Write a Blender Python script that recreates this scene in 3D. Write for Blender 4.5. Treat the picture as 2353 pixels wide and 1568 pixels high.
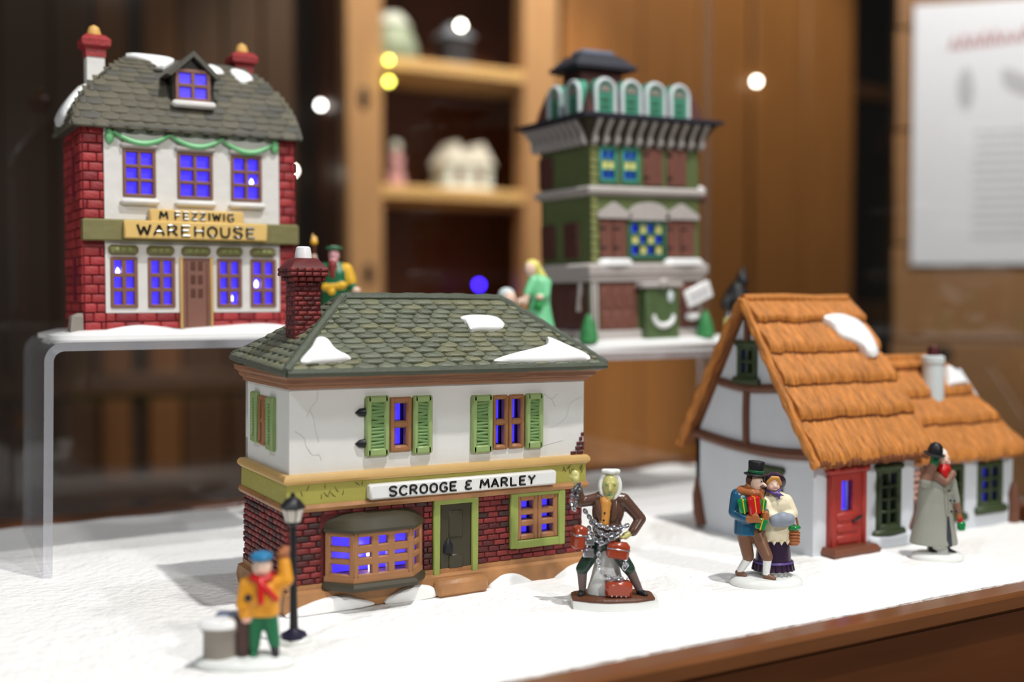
import bpy, bmesh, math, random
from mathutils import Vector, Matrix, noise

# ------------------------------------------------------------------ scene, camera, light
SC = bpy.context.scene
COL = SC.collection
S = 0.01                                   # the script is written in centimetres
for o in list(bpy.data.objects):
    bpy.data.objects.remove(o)

def rad(a): return a * math.pi / 180.0

cam = bpy.data.cameras.new('camera')
cam.sensor_width = 36.0
cam.lens = 36.0 * 2600.0 / 2353.0
cam.clip_start, cam.clip_end = 0.02, 50
cam.dof.use_dof = True
cam.dof.focus_distance = 0.612
cam.dof.aperture_fstop = 3.3
camo = bpy.data.objects.new('camera', cam)
COL.objects.link(camo)
camo.location = (0, 0, 16 * S)
camo.rotation_euler = (rad(90) - math.atan(104 / 2600.0), 0, rad(-30))
SC.camera = camo

SC.view_settings.view_transform = 'Standard'
SC.view_settings.look = 'None'
SC.view_settings.gamma = 1.0
SC.view_settings.exposure = 0.12
SC.view_settings.use_curve_mapping = False

W = bpy.data.worlds.new('world')
SC.world = W
W.use_nodes = True
W.node_tree.nodes['Background'].inputs[0].default_value = (1.0, 0.93, 0.86, 1)
W.node_tree.nodes['Background'].inputs[1].default_value = 0.085

def lamp(name, kind, loc, energy, color, target=None, size=0.03, angle=60, blend=0.5):
    l = bpy.data.lights.new(name, kind)
    l.energy = energy
    l.color = color
    if kind == 'SPOT':
        l.spot_size = rad(angle); l.spot_blend = blend; l.shadow_soft_size = size
    elif kind == 'AREA':
        l.size = size
    else:
        l.shadow_soft_size = size
    o = bpy.data.objects.new(name, l)
    COL.objects.link(o)
    o.location = [c * S for c in loc]
    if target:
        d = Vector(target) - Vector(loc)
        o.rotation_euler = d.to_track_quat('-Z', 'Y').to_euler()
    return o

# ceiling track spots over the display with an added front fill, then the spots over the cabinets behind it
lamp('ceiling_or_fill_spot', 'SPOT', (50, 2, 150), 60, (1.0, 0.985, 0.96), (34, 60, 3), 0.022, 66)
lamp('ceiling_or_fill_spot', 'SPOT', (50, -92, 92), 36, (1.0, 0.98, 0.96), (34, 64, 12), 0.05, 44)  # low front fill, added to brighten the white house walls
lamp('ceiling_or_fill_spot', 'SPOT', (-52, 6, 104), 14, (0.86, 0.92, 1.0), (30, 62, 8), 0.05, 60)
lamp('ceiling_or_fill_spot', 'SPOT', (92, 42, 150), 16, (0.88, 0.92, 1.0), (52, 66, 5), 0.03, 70)
lamp('ceiling_or_fill_spot', 'SPOT', (106, 120, 190), 165, (1.0, 0.87, 0.68), (112, 216, 48), 0.06, 44)
lamp('ceiling_or_fill_spot', 'SPOT', (185, 140, 170), 58, (1.0, 0.87, 0.70), (185, 232, 30), 0.06, 80)
lamp('ceiling_or_fill_spot', 'SPOT', (120, 60, 150), 105, (1.0, 0.95, 0.92), (170, 105, 40), 0.05, 60)
lamp('ceiling_or_fill_spot', 'SPOT', (40, 150, 150), 10, (1.0, 0.86, 0.7), (45, 232, 10), 0.06, 80)

# ------------------------------------------------------------------ materials
def lin(c):
    return tuple((x / 255 / 12.92) if x / 255 <= 0.04045 else ((x / 255 + 0.055) / 1.055) ** 2.4 for x in c)

MATS = {}
def mat(name, c, rough=0.5, var=0.12, scale=120, bump=0.0, bscale=400, metal=0.0, emit=0.0, piece=0.0, coat=0.0, spec=0.4, stretch=None, hard=None):
    if name in MATS: return MATS[name]
    m = bpy.data.materials.new(name); MATS[name] = m
    m.use_nodes = True
    nt = m.node_tree; N = nt.nodes; L = nt.links
    b = N['Principled BSDF']
    r, g, bl = lin(c)
    tc = N.new('ShaderNodeTexCoord')
    src = tc.outputs['Object']
    if stretch:
        mp = N.new('ShaderNodeMapping'); mp.inputs['Scale'].default_value = stretch
        L.new(src, mp.inputs['Vector']); src = mp.outputs['Vector']
    nz = N.new('ShaderNodeTexNoise'); nz.inputs['Scale'].default_value = scale; nz.inputs['Detail'].default_value = 4
    L.new(src, nz.inputs['Vector'])
    mx = N.new('ShaderNodeMix'); mx.data_type = 'RGBA'
    mx.inputs['A'].default_value = (r * (1 - var), g * (1 - var), bl * (1 - var), 1)
    mx.inputs['B'].default_value = (min(1, r * (1 + var)), min(1, g * (1 + var)), min(1, bl * (1 + var)), 1)
    if hard:
        hr = N.new('ShaderNodeMapRange'); hr.inputs['From Min'].default_value = 0.5 - hard; hr.inputs['From Max'].default_value = 0.5 + hard
        L.new(nz.outputs['Fac'], hr.inputs['Value']); L.new(hr.outputs['Result'], mx.inputs['Factor'])
    else:
        L.new(nz.outputs['Fac'], mx.inputs['Factor'])
    out = mx.outputs['Result']
    if piece:
        oi = N.new('ShaderNodeObjectInfo'); mr = N.new('ShaderNodeMapRange')
        mr.inputs['To Min'].default_value = 1 - piece; mr.inputs['To Max'].default_value = 1 + piece
        L.new(oi.outputs['Random'], mr.inputs['Value'])
        hs = N.new('ShaderNodeHueSaturation')
        L.new(mr.outputs['Result'], hs.inputs['Value']); L.new(out, hs.inputs['Color'])
        out = hs.outputs['Color']
    L.new(out, b.inputs['Base Color'])
    b.inputs['Roughness'].default_value = rough
    b.inputs['Metallic'].default_value = metal
    b.inputs['Specular IOR Level'].default_value = spec
    b.inputs['Coat Weight'].default_value = coat
    b.inputs['Coat Roughness'].default_value = 0.15
    if emit:
        b.inputs['Emission Color'].default_value = (r, g, bl, 1)
        b.inputs['Emission Strength'].default_value = emit
    if bump:
        n2 = N.new('ShaderNodeTexNoise'); n2.inputs['Scale'].default_value = bscale; n2.inputs['Detail'].default_value = 3
        L.new(src, n2.inputs['Vector'])
        bp = N.new('ShaderNodeBump'); bp.inputs['Strength'].default_value = 0.7; bp.inputs['Distance'].default_value = bump
        L.new(n2.outputs['Fac'], bp.inputs['Height']); L.new(bp.outputs['Normal'], b.inputs['Normal'])
    return m

def clear(name, tint, haze=0.0):
    m = bpy.data.materials.new(name); MATS[name] = m
    m.use_nodes = True
    nt = m.node_tree; N = nt.nodes; L = nt.links
    N.remove(N['Principled BSDF'])
    tr = N.new('ShaderNodeBsdfTransparent'); tr.inputs[0].default_value = (*tint, 1)
    gl = N.new('ShaderNodeBsdfGlossy'); gl.inputs['Roughness'].default_value = 0.03
    fr = N.new('ShaderNodeFresnel')
    ge = N.new('ShaderNodeNewGeometry'); io = N.new('ShaderNodeMapRange')      # same surface reflectance from both faces of the sheet
    io.inputs['To Min'].default_value = 1.45; io.inputs['To Max'].default_value = 1 / 1.45
    L.new(ge.outputs['Backfacing'], io.inputs['Value']); L.new(io.outputs['Result'], fr.inputs[0])
    mx = N.new('ShaderNodeMixShader')
    L.new(fr.outputs[0], mx.inputs[0]); L.new(tr.outputs[0], mx.inputs[1]); L.new(gl.outputs[0], mx.inputs[2])
    out = mx.outputs[0]
    if haze:
        df = N.new('ShaderNodeBsdfDiffuse'); df.inputs[0].default_value = (0.85, 0.87, 0.92, 1)
        m2 = N.new('ShaderNodeMixShader'); m2.inputs[0].default_value = haze
        L.new(out, m2.inputs[1]); L.new(df.outputs[0], m2.inputs[2]); out = m2.outputs[0]
    L.new(out, N['Material Output'].inputs['Surface'])
    return m

GLASS = clear('display_glass', (0.97, 0.98, 0.97))
ACRYL = clear('clear_acrylic', (0.98, 0.98, 0.985), 0.045)
ACRYL_EDGE = clear('acrylic_polished_edge', (0.86, 0.86, 0.9), 0.24)

mat('plaster', (226, 226, 221), 0.55, 0.05, 60, 0.0006, 70)
mat('crack', (206, 206, 204), 0.7, 0.05)
mat('ivory', (228, 225, 219), 0.5, 0.05, 80, 0.0006, 120)
mat('snow_paint', (246, 246, 244), 0.3, 0.02, coat=0.2)
mat('brick_red', (122, 40, 38), 0.42, 0.28, 150, 0.0005, 500, piece=0.25)
mat('brick_dark', (84, 28, 29), 0.42, 0.2, 150, 0.0005, 500, piece=0.2)
mat('brick_burnt', (62, 38, 36), 0.5, 0.2, 150, 0.0005, 500, piece=0.15)
mat('mortar_red', (92, 28, 28), 0.6, 0.2, 150)
mat('brick_warm', (166, 54, 56), 0.45, 0.18, 150, 0.0005, 500, piece=0.15)
mat('brick_warm_dark', (142, 43, 47), 0.45, 0.18, 150, 0.0005, 500, piece=0.15)
mat('mortar_warm', (128, 38, 42), 0.6, 0.15)
mat('slate_green', (104, 108, 90), 0.55, 0.18, 200, 0.0004, 600, piece=0.16)
mat('slate_olive', (116, 116, 90), 0.55, 0.18, 200, 0.0004, 600, piece=0.14)
mat('slate_base', (62, 66, 54), 0.6, 0.15)
mat('slate_roll', (82, 88, 74), 0.55, 0.2, 120, 0.0006, 300)
mat('slate_brown', (92, 87, 70), 0.6, 0.18, 200, 0.0004, 600, piece=0.16)
mat('slate_ash', (80, 78, 68), 0.6, 0.18, 200, 0.0004, 600, piece=0.16)
mat('slate_brown_base', (66, 63, 53), 0.6, 0.15)
mat('tan_paint', (168, 120, 76), 0.45, 0.22, 70, 0.0008, 150, hard=0.2)
mat('cornice_paint', (152, 106, 78), 0.45, 0.2, 60, 0.0006, 150, stretch=(1, 1, 6))
mat('gold_paint', (206, 168, 106), 0.42, 0.14, 60, 0.0005, 150)
mat('olive_paint', (166, 160, 78), 0.45, 0.12, 90, 0.0006, 200)
mat('etch', (92, 84, 40), 0.7, 0.1)
mat('shutter_green', (150, 174, 112), 0.4, 0.1, 100)
mat('louver_green', (112, 148, 86), 0.45, 0.1, 100)
mat('frame_brown', (160, 112, 74), 0.45, 0.18, 120)
mat('door_olive', (60, 56, 40), 0.4, 0.2, 90)
mat('trim_lime', (146, 160, 82), 0.45, 0.12, 90)
mat('awning_olive', (62, 57, 42), 0.45, 0.2, 80)  # darkened to carry the fascia shadow on the bay roof
mat('sign_white', (238, 238, 235), 0.3, 0.02, coat=0.3)
mat('black_gloss', (16, 16, 18), 0.3, 0.05, coat=0.15)
mat('iron_black', (26, 26, 30), 0.45, 0.1)
mat('frame_mauve', (134, 92, 78), 0.45, 0.12, 120)
mat('beam_olive', (124, 118, 74), 0.5, 0.15, 90, 0.0005, 200)
mat('sign_yellow', (232, 194, 116), 0.38, 0.1, 60)
mat('garland_green', (122, 196, 134), 0.4, 0.12, 200)
mat('clay_gold', (226, 178, 96), 0.45, 0.15, 200)
mat('stone_grey', (142, 134, 124), 0.6, 0.15, 120)
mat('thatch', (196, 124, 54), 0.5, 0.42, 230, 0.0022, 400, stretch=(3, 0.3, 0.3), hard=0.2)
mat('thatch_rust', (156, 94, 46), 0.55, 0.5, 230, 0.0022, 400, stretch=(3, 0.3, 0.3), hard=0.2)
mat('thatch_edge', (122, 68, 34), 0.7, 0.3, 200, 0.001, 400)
mat('lime_wall', (212, 217, 223), 0.55, 0.06, 60, 0.0006, 90)
mat('timber', (108, 68, 50), 0.55, 0.2, 150, 0.0006, 300)
mat('bottle_green', (58, 72, 42), 0.45, 0.15, 120)
mat('door_red', (166, 54, 46), 0.45, 0.14, 120)
mat('step_brown', (112, 66, 46), 0.5, 0.2, 120)
mat('tower_green', (96, 108, 66), 0.5, 0.15, 90, 0.0006, 150)
mat('tower_quoin', (134, 138, 84), 0.5, 0.15, 90)
mat('shutter_brown', (120, 76, 64), 0.5, 0.15, 120)
mat('stone_band', (184, 176, 171), 0.5, 0.1, 100)
mat('teal_paint', (72, 150, 124), 0.42, 0.12, 120)
mat('teal_dark', (62, 112, 86), 0.42, 0.12, 120)
mat('slate_black', (46, 46, 54), 0.45, 0.15, 120)
mat('pane_yellow', (238, 230, 140), 0.4, 0.05)
mat('tower_brick', (88, 52, 46), 0.5, 0.2, 160, 0.0006, 300)
mat('tower_door', (84, 104, 66), 0.45, 0.2, 120)
mat('tree_green', (58, 134, 76), 0.5, 0.2, 200, 0.0015, 250)
mat('batting', (248, 247, 244), 0.95, 0.03, 30, 0.003, 190, spec=0.1)
mat('ink', (186, 186, 190), 0.8, 0.05)
mat('ink_red', (150, 60, 58), 0.8, 0.1)
mat('paper', (226, 227, 232), 0.7, 0.03)
mat('wood_rim', (120, 74, 42), 0.28, 0.28, 40, coat=0.3, stretch=(0.5, 6, 6))
mat('wood_apron', (98, 56, 28), 0.35, 0.35, 18, coat=0.2, stretch=(0.6, 4, 4))
mat('wood_shelf', (214, 176, 122), 0.4, 0.15, 14, stretch=(0.7, 4, 4))
mat('wood_post', (182, 142, 104), 0.4, 0.2, 12, stretch=(4, 4, 0.5))
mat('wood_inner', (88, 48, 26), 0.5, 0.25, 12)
mat('wood_door', (158, 108, 60), 0.42, 0.25, 9, stretch=(4, 4, 0.35), piece=0.08)
mat('wood_panel', (142, 104, 68), 0.45, 0.25, 9, stretch=(0.4, 0.4, 4), piece=0.1)
mat('wood_plank_a', (104, 68, 36), 0.5, 0.3, 9, stretch=(4, 4, 0.35), piece=0.15)
mat('wood_plank_b', (70, 46, 28), 0.5, 0.3, 9, stretch=(4, 4, 0.35), piece=0.15)
mat('wood_plank_c', (42, 28, 18), 0.5, 0.3, 9, stretch=(4, 4, 0.35), piece=0.15)
mat('floor_wood', (92, 64, 40), 0.5, 0.2, 8)
mat('dark_glass', (16, 14, 14), 0.12, 0.1)
mat('knot', (48, 32, 24), 0.5, 0.2)
mat('silver', (196, 198, 204), 0.22, 0.15, 300, metal=0.95)
mat('skin', (238, 204, 182), 0.4, 0.04)
mat('skin_pink', (238, 186, 168), 0.4, 0.04)
mat('skin_ghost', (196, 190, 118), 0.35, 0.05, coat=0.2)
mat('lip_green', (86, 148, 110), 0.4, 0.05)
mat('coat_brown', (92, 64, 52), 0.28, 0.12, 120, coat=0.3)
mat('vest_amber', (212, 148, 72), 0.35, 0.08)
mat('breeches_green', (34, 58, 46), 0.35, 0.1, coat=0.2)
mat('stocking_grey', (104, 88, 84), 0.45, 0.1)
mat('box_rust', (156, 62, 36), 0.25, 0.15, 160, coat=0.4)
mat('soil_brown', (96, 58, 38), 0.4, 0.25, 120, 0.001, 200)
mat('bisque', (232, 234, 230), 0.35, 0.03, coat=0.15)
mat('coat_blue', (28, 88, 120), 0.3, 0.1, coat=0.3)
mat('glove_tan', (170, 102, 58), 0.35, 0.1)
mat('trouser_brown', (120, 84, 62), 0.4, 0.1)
mat('hair_brown', (92, 58, 44), 0.4, 0.15)
mat('hair_gold', (214, 154, 74), 0.4, 0.15)
mat('parcel_red', (196, 30, 34), 0.2, 0.1, coat=0.5)
mat('parcel_green', (22, 132, 66), 0.2, 0.1, coat=0.5)
mat('cream', (240, 228, 196), 0.4, 0.05)
mat('muff_grey', (142, 150, 162), 0.5, 0.08)
mat('skirt_plum', (52, 34, 58), 0.3, 0.12, coat=0.25)
mat('ribbon_violet', (92, 70, 138), 0.35, 0.1)
mat('basket_brown', (166, 96, 52), 0.45, 0.15, 200)
mat('coat_grey', (152, 154, 142), 0.45, 0.08, 100)
mat('collar_brown', (134, 98, 80), 0.5, 0.12)
mat('lining_dark', (54, 56, 66), 0.5, 0.1)
mat('jacket_orange', (232, 158, 42), 0.4, 0.06)
mat('scarf_red', (202, 26, 28), 0.35, 0.06)
mat('cap_blue', (44, 126, 172), 0.4, 0.08)
mat('trousers_green', (14, 108, 66), 0.4, 0.1)
mat('sack_brown', (78, 54, 50), 0.5, 0.15)
mat('lamp_navy', (30, 28, 52), 0.4, 0.1)
mat('lantern_pane', (226, 222, 210), 0.3, 0.05)
mat('slate_blue', (112, 120, 138), 0.5, 0.1)
mat('robe_green', (26, 104, 66), 0.35, 0.12, coat=0.2)
mat('robe_gold', (226, 176, 42), 0.4, 0.1)
mat('face_ruddy', (226, 168, 172), 0.4, 0.05)
mat('dress_mint', (120, 204, 148), 0.4, 0.1, 120)
mat('dress_leaf', (40, 150, 70), 0.4, 0.1)
mat('hair_blond', (236, 224, 120), 0.4, 0.1)
mat('cloak_black', (20, 19, 20), 0.4, 0.1)
mat('rose', (198, 150, 160), 0.5, 0.15)
mat('orange_brown', (170, 104, 40), 0.5, 0.1)
mat('frost', (214, 224, 224), 0.4, 0.05)
mat('ceramic_sage', (150, 166, 150), 0.45, 0.15)
mat('glint_white', (255, 248, 232), 0.3, 0, emit=26)
mat('glint_grey', (235, 232, 228), 0.3, 0, emit=24)
mat('glint_yellow', (236, 230, 96), 0.3, 0, emit=15)
mat('glint_blue', (58, 34, 255), 0.3, 0, emit=30)
mat('led_bulb', (216, 216, 255), 0.3, 0, emit=6)
M = MATS

# ------------------------------------------------------------------ mesh helpers (centimetres)
class B:
    def __init__(s, T=None):
        s.v = []; s.f = []; s.T = T; s.mi = []
    def add(s, vs, fs, mi=0):
        n = len(s.v)
        if s.T: vs = [s.T(*p) for p in vs]
        s.v += [tuple(p) for p in vs]
        s.f += [tuple(i + n for i in f) for f in fs]
        s.mi += [mi] * len(fs)
        return s
    def box(s, x0, x1, y0, y1, z0, z1, b=0.0, mi=0):
        c = ((x0 + x1) / 2, (y0 + y1) / 2, (z0 + z1) / 2)
        h = (abs(x1 - x0) / 2, abs(y1 - y0) / 2, abs(z1 - z0) / 2)
        b = min(b, h[0] * 0.9, h[1] * 0.9, h[2] * 0.9)
        if b <= 0:
            vs = [(c[0] + a * h[0], c[1] + d * h[1], c[2] + e * h[2]) for a in (-1, 1) for d in (-1, 1) for e in (-1, 1)]
            return s.add(vs, [(0, 1, 3, 2), (4, 6, 7, 5), (0, 4, 5, 1), (2, 3, 7, 6), (0, 2, 6, 4), (1, 5, 7, 3)], mi)
        vs = []; ix = {}
        for a in (-1, 1):
            for d in (-1, 1):
                for e in (-1, 1):
                    for k in range(3):
                        p = [a * (h[0] - b), d * (h[1] - b), e * (h[2] - b)]
                        p[k] = (a, d, e)[k] * h[k]
                        ix[(a, d, e, k)] = len(vs)
                        vs.append((c[0] + p[0], c[1] + p[1], c[2] + p[2]))
        fs = []
        for k in range(3):
            i, j = [q for q in range(3) if q != k]
            for sg in (-1, 1):
                def key(p, q):
                    t = [0, 0, 0]; t[k] = sg; t[i] = p; t[j] = q; return (*t, k)
                fs.append(tuple(ix[key(p, q)] for p, q in ((-1, -1), (1, -1), (1, 1), (-1, 1))))
        for k in range(3):
            i, j = [q for q in range(3) if q != k]
            for p in (-1, 1):
                for q in (-1, 1):
                    t0 = [0, 0, 0]; t0[i] = p; t0[j] = q; t0[k] = -1
                    t1 = list(t0); t1[k] = 1
                    fs.append((ix[(*t0, i)], ix[(*t1, i)], ix[(*t1, j)], ix[(*t0, j)]))
        for a in (-1, 1):
            for d in (-1, 1):
                for e in (-1, 1):
                    fs.append(tuple(ix[(a, d, e, k)] for k in range(3)))
        return s.add(vs, fs, mi)
    def prism(s, pts, a0, a1, axis='y', mi=0):
        n = len(pts)
        def P(p, a):
            return {'y': (p[0], a, p[1]), 'x': (a, p[0], p[1]), 'z': (p[0], p[1], a)}[axis]
        vs = [P(p, a0) for p in pts] + [P(p, a1) for p in pts]
        fs = [tuple(range(n)), tuple(range(2 * n - 1, n - 1, -1))] + [(i, (i + 1) % n, n + (i + 1) % n, n + i) for i in range(n)]
        return s.add(vs, fs, mi)
    def loft(s, rings, cap=True, closed=True, mi=0):
        n = len(rings[0]); vs = [p for r in rings for p in r]; fs = []
        for k in range(len(rings) - 1):
            for i in range(n if closed else n - 1):
                j = (i + 1) % n
                fs.append((k * n + i, k * n + j, (k + 1) * n + j, (k + 1) * n + i))
        if cap and closed:
            fs.append(tuple(range(n - 1, -1, -1))); fs.append(tuple(range((len(rings) - 1) * n, len(rings) * n)))
        return s.add(vs, fs, mi)
    def tube(s, pts, r, n=8, mi=0, flat=1.0):
        pts = [Vector(p) for p in pts]
        rs = r if isinstance(r, (list, tuple)) else [r] * len(pts)
        rings = []; up = None
        for i, p in enumerate(pts):
            t = (pts[min(i + 1, len(pts) - 1)] - pts[max(i - 1, 0)]).normalized()
            if up is None:
                up = Vector((0, 0, 1)) if abs(t.z) < 0.9 else Vector((0, 1, 0))
            a = t.cross(up).normalized(); bb = a.cross(t).normalized(); up = bb
            rings.append([tuple(p + (a * math.cos(q) + bb * math.sin(q) * flat) * rs[i]) for q in [2 * math.pi * k / n for k in range(n)]])
        return s.loft(rings, mi=mi)
    def lathe(s, prof, c=(0, 0, 0), n=16, sx=1.0, sy=1.0, mi=0):
        rings = [[(c[0] + r * sx * math.cos(2 * math.pi * k / n), c[1] + r * sy * math.sin(2 * math.pi * k / n), c[2] + z) for k in range(n)] for r, z in prof]
        return s.loft(rings, mi=mi)
    def ell(s, c, r, n=14, m=9, R=None, mi=0):
        vs = []; 
        for j in range(1, m):
            a = math.pi * j / m
            for k in range(n):
                q = 2 * math.pi * k / n
                p = Vector((r[0] * math.sin(a) * math.cos(q), r[1] * math.sin(a) * math.sin(q), r[2] * math.cos(a)))
                if R: p = R @ p
                vs.append((c[0] + p.x, c[1] + p.y, c[2] + p.z))
        t = Vector((0, 0, r[2])); 
        if R: t = R @ t
        vs.append((c[0] + t.x, c[1] + t.y, c[2] + t.z)); vs.append((c[0] - t.x, c[1] - t.y, c[2] - t.z))
        T, D = len(vs) - 2, len(vs) - 1
        fs = [((j * n + k), (j * n + (k + 1) % n), ((j + 1) * n + (k + 1) % n), ((j + 1) * n + k)) for j in range(m - 2) for k in range(n)]
        fs += [(T, (k + 1) % n, k) for k in range(n)]
        o = (m - 2) * n
        fs += [(D, o + k, o + (k + 1) % n) for k in range(n)]
        return s.add(vs, fs, mi)
    def pillow(s, outline, P, h, n=48, k=5, floor=-0.05):
        """a rounded patch: outline (u, v) points smoothed, domed to height h through P(u, v, height)"""
        pts = smooth_loop(outline, n)
        cu = sum(p[0] for p in pts) / n; cv = sum(p[1] for p in pts) / n
        rings = [[P(*p, floor) for p in pts]]
        for i in range(k):
            t = i / (k - 1) * 0.88
            z = h * math.sin(min(1, (t / 0.88) * 1.6 + 0.3) * math.pi / 2)
            rings.append([P(p[0] + (cu - p[0]) * t * (0.5 + 0.5 * t), p[1] + (cv - p[1]) * t * (0.5 + 0.5 * t), z) for p in pts])
        return s.loft(rings)
    def mesh(s, name, mats):
        me = bpy.data.meshes.new(name)
        me.from_pydata([(x * S, y * S, z * S) for x, y, z in s.v], [], s.f)
        bm = bmesh.new(); bm.from_mesh(me)
        bmesh.ops.recalc_face_normals(bm, faces=bm.faces)
        bm.to_mesh(me); bm.free()
        if not isinstance(mats, (list, tuple)): mats = [mats]
        for m in mats: me.materials.append(M[m] if isinstance(m, str) else m)
        if len(mats) > 1: me.polygons.foreach_set('material_index', s.mi)
        me.polygons.foreach_set('use_smooth', [True] * len(me.polygons))
        me.set_sharp_from_angle(angle=rad(38))
        me.update()
        return me
    def obj(s, name, mats, parent=None, **kw):
        return link(name, s.mesh(name, mats), parent, **kw)

def smooth_loop(pts, n):
    m = len(pts); out = []
    for i in range(n):
        t = i * m / n; k = int(t); u = t - k
        p0, p1, p2, p3 = (pts[(k + j - 1) % m] for j in range(4))
        out.append(tuple(0.5 * (2 * p1[a] + (p2[a] - p0[a]) * u + (2 * p0[a] - 5 * p1[a] + 4 * p2[a] - p3[a]) * u * u + (3 * p1[a] - p0[a] - 3 * p2[a] + p3[a]) * u ** 3) for a in range(2)))
    return out

def curve(pts, n):
    out = []; m = len(pts)
    for i in range(n):
        t = i / (n - 1) * (m - 1); k = min(int(t), m - 2); u = t - k
        P = [pts[max(0, min(m - 1, k + j - 1))] for j in range(4)]
        out.append(tuple(0.5 * (2 * P[1][a] + (P[2][a] - P[0][a]) * u + (2 * P[0][a] - 5 * P[1][a] + 4 * P[2][a] - P[3][a]) * u * u + (3 * P[1][a] - P[0][a] - 3 * P[2][a] + P[3][a]) * u ** 3) for a in range(3)))
    return out

def link(name, data, parent=None, label=None, cat=None, group=None, kind=None, loc=None, rot=None):
    o = bpy.data.objects.new(name, data)
    COL.objects.link(o)
    if parent: o.parent = parent
    if loc: o.location = [c * S for c in loc]
    if rot: o.rotation_euler = [rad(a) for a in rot]
    for k, v in (('label', label), ('category', cat), ('group', group), ('kind', kind)):
        if v: o[k] = v
    return o

def thing(name, label, cat, loc, rotz=0, group=None, tilt=(0, 0)):
    return link(name, None, None, label, cat, group, None, loc, (tilt[0], tilt[1], rotz))

def piece(name, me, parent, mtx):
    o = bpy.data.objects.new(name, me)
    o.parent = parent
    o.matrix_basis = mtx
    COL.objects.link(o)
    return o

def basis(x, y, z, loc, sc):
    m = Matrix.Identity(4)
    for i in range(3):
        m[i][0] = x[i] * sc[0]; m[i][1] = y[i] * sc[1]; m[i][2] = z[i] * sc[2]; m[i][3] = loc[i] * S
    return m

# wall planes: local (u along, d inwards, w up)
def plane_front(y0): return (lambda u, d, w: (u, y0 + d, w)), (Vector((1, 0, 0)), Vector((0, 1, 0)))
def plane_left(x0): return (lambda u, d, w: (x0 + d, u, w)), (Vector((0, -1, 0)), Vector((1, 0, 0)))
def plane_right(x0): return (lambda u, d, w: (x0 - d, u, w)), (Vector((0, 1, 0)), Vector((-1, 0, 0)))

def wall(T, u0, u1, w0, w1, th, holes, mi=0, b=None):
    b = b or B(); b.T = T
    us = sorted(set([u0, u1] + [h[0] for h in holes] + [h[1] for h in holes]))
    ws = sorted(set([w0, w1] + [h[2] for h in holes] + [h[3] for h in holes]))
    us = [u for u in us if u0 - 1e-6 <= u <= u1 + 1e-6]; ws = [w for w in ws if w0 - 1e-6 <= w <= w1 + 1e-6]
    nu, nw = len(us) - 1, len(ws) - 1
    def solid(i, j):
        if i < 0 or j < 0 or i >= nu or j >= nw: return False
        cu, cw = (us[i] + us[i + 1]) / 2, (ws[j] + ws[j + 1]) / 2
        return not any(h[0] < cu < h[1] and h[2] < cw < h[3] for h in holes)
    idx = {}; vs = []; fs = []
    def V(i, j, k):
        if (i, j, k) not in idx:
            idx[(i, j, k)] = len(vs); vs.append((us[i], th * k, ws[j]))
        return idx[(i, j, k)]
    for i in range(nu):
        for j in range(nw):
            if not solid(i, j): continue
            fs.append((V(i, j, 0), V(i + 1, j, 0), V(i + 1, j + 1, 0), V(i, j + 1, 0)))
            fs.append((V(i, j, 1), V(i, j + 1, 1), V(i + 1, j + 1, 1), V(i + 1, j, 1)))
            for (di, dj, a, c) in ((-1, 0, (i, j), (i, j + 1)), (1, 0, (i + 1, j), (i + 1, j + 1)), (0, -1, (i, j), (i + 1, j)), (0, 1, (i, j + 1), (i + 1, j + 1))):
                if not solid(i + di, j + dj):
                    fs.append((V(*a, 0), V(*c, 0), V(*c, 1), V(*a, 1)))
    b.add(vs, fs, mi)
    return b

def muntins(T, u0, u1, w0, w1, cols, rows, fw, bw, d0, d1, b=None, bev=0.05, colw=None):
    """a window frame with glazing bars; the openings between the bars stay open"""
    b = b or B(); b.T = T
    cu = [u0 + fw + (u1 - u0 - 2 * fw) * i / cols for i in range(cols + 1)]
    cw = [w0 + fw + (w1 - w0 - 2 * fw) * i / rows for i in range(rows + 1)]
    b.box(u0, u0 + fw, d0, d1, w0, w1, bev); b.box(u1 - fw, u1, d0, d1, w0, w1, bev)
    b.box(u0 + fw * 0.5, u1 - fw * 0.5, d0, d1, w0, w0 + fw, bev); b.box(u0 + fw * 0.5, u1 - fw * 0.5, d0, d1, w1 - fw, w1, bev)
    for c in cu[1:-1]: b.box(c - bw / 2, c + bw / 2, d0 + 0.02, d1, w0 + fw * 0.5, w1 - fw * 0.5, bev)
    for c in cw[1:-1]: b.box(u0 + fw * 0.5, u1 - fw * 0.5, d0 + 0.03, d1, c - bw / 2, c + bw / 2, bev)
    return b

UNIT = {}
def unit_brick(m):
    if m not in UNIT:
        b = B().box(-0.5, 0.5, -0.5, 0.5, -0.5, 0.5)
        b = B()
        # a pillowed block: flat back, rounded face towards -y
        rings = []
        for (y, k) in ((0.5, 1.0), (-0.1, 1.0), (-0.38, 0.93), (-0.5, 0.72)):
            hx, hz = 0.5 * k, 0.5 * (1 - (1 - k) * 1.25)
            c = 0.16
            rings.append([(-hx + c * hx, y, -hz), (hx - c * hx, y, -hz), (hx, y, -hz + c * hz), (hx, y, hz - c * hz), (hx - c * hx, y, hz), (-hx + c * hx, y, hz), (-hx, y, hz - c * hz), (-hx, y, -hz + c * hz)])
        b.loft(rings)
        UNIT[m] = b.mesh('brick', m)
    return UNIT[m]

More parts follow.
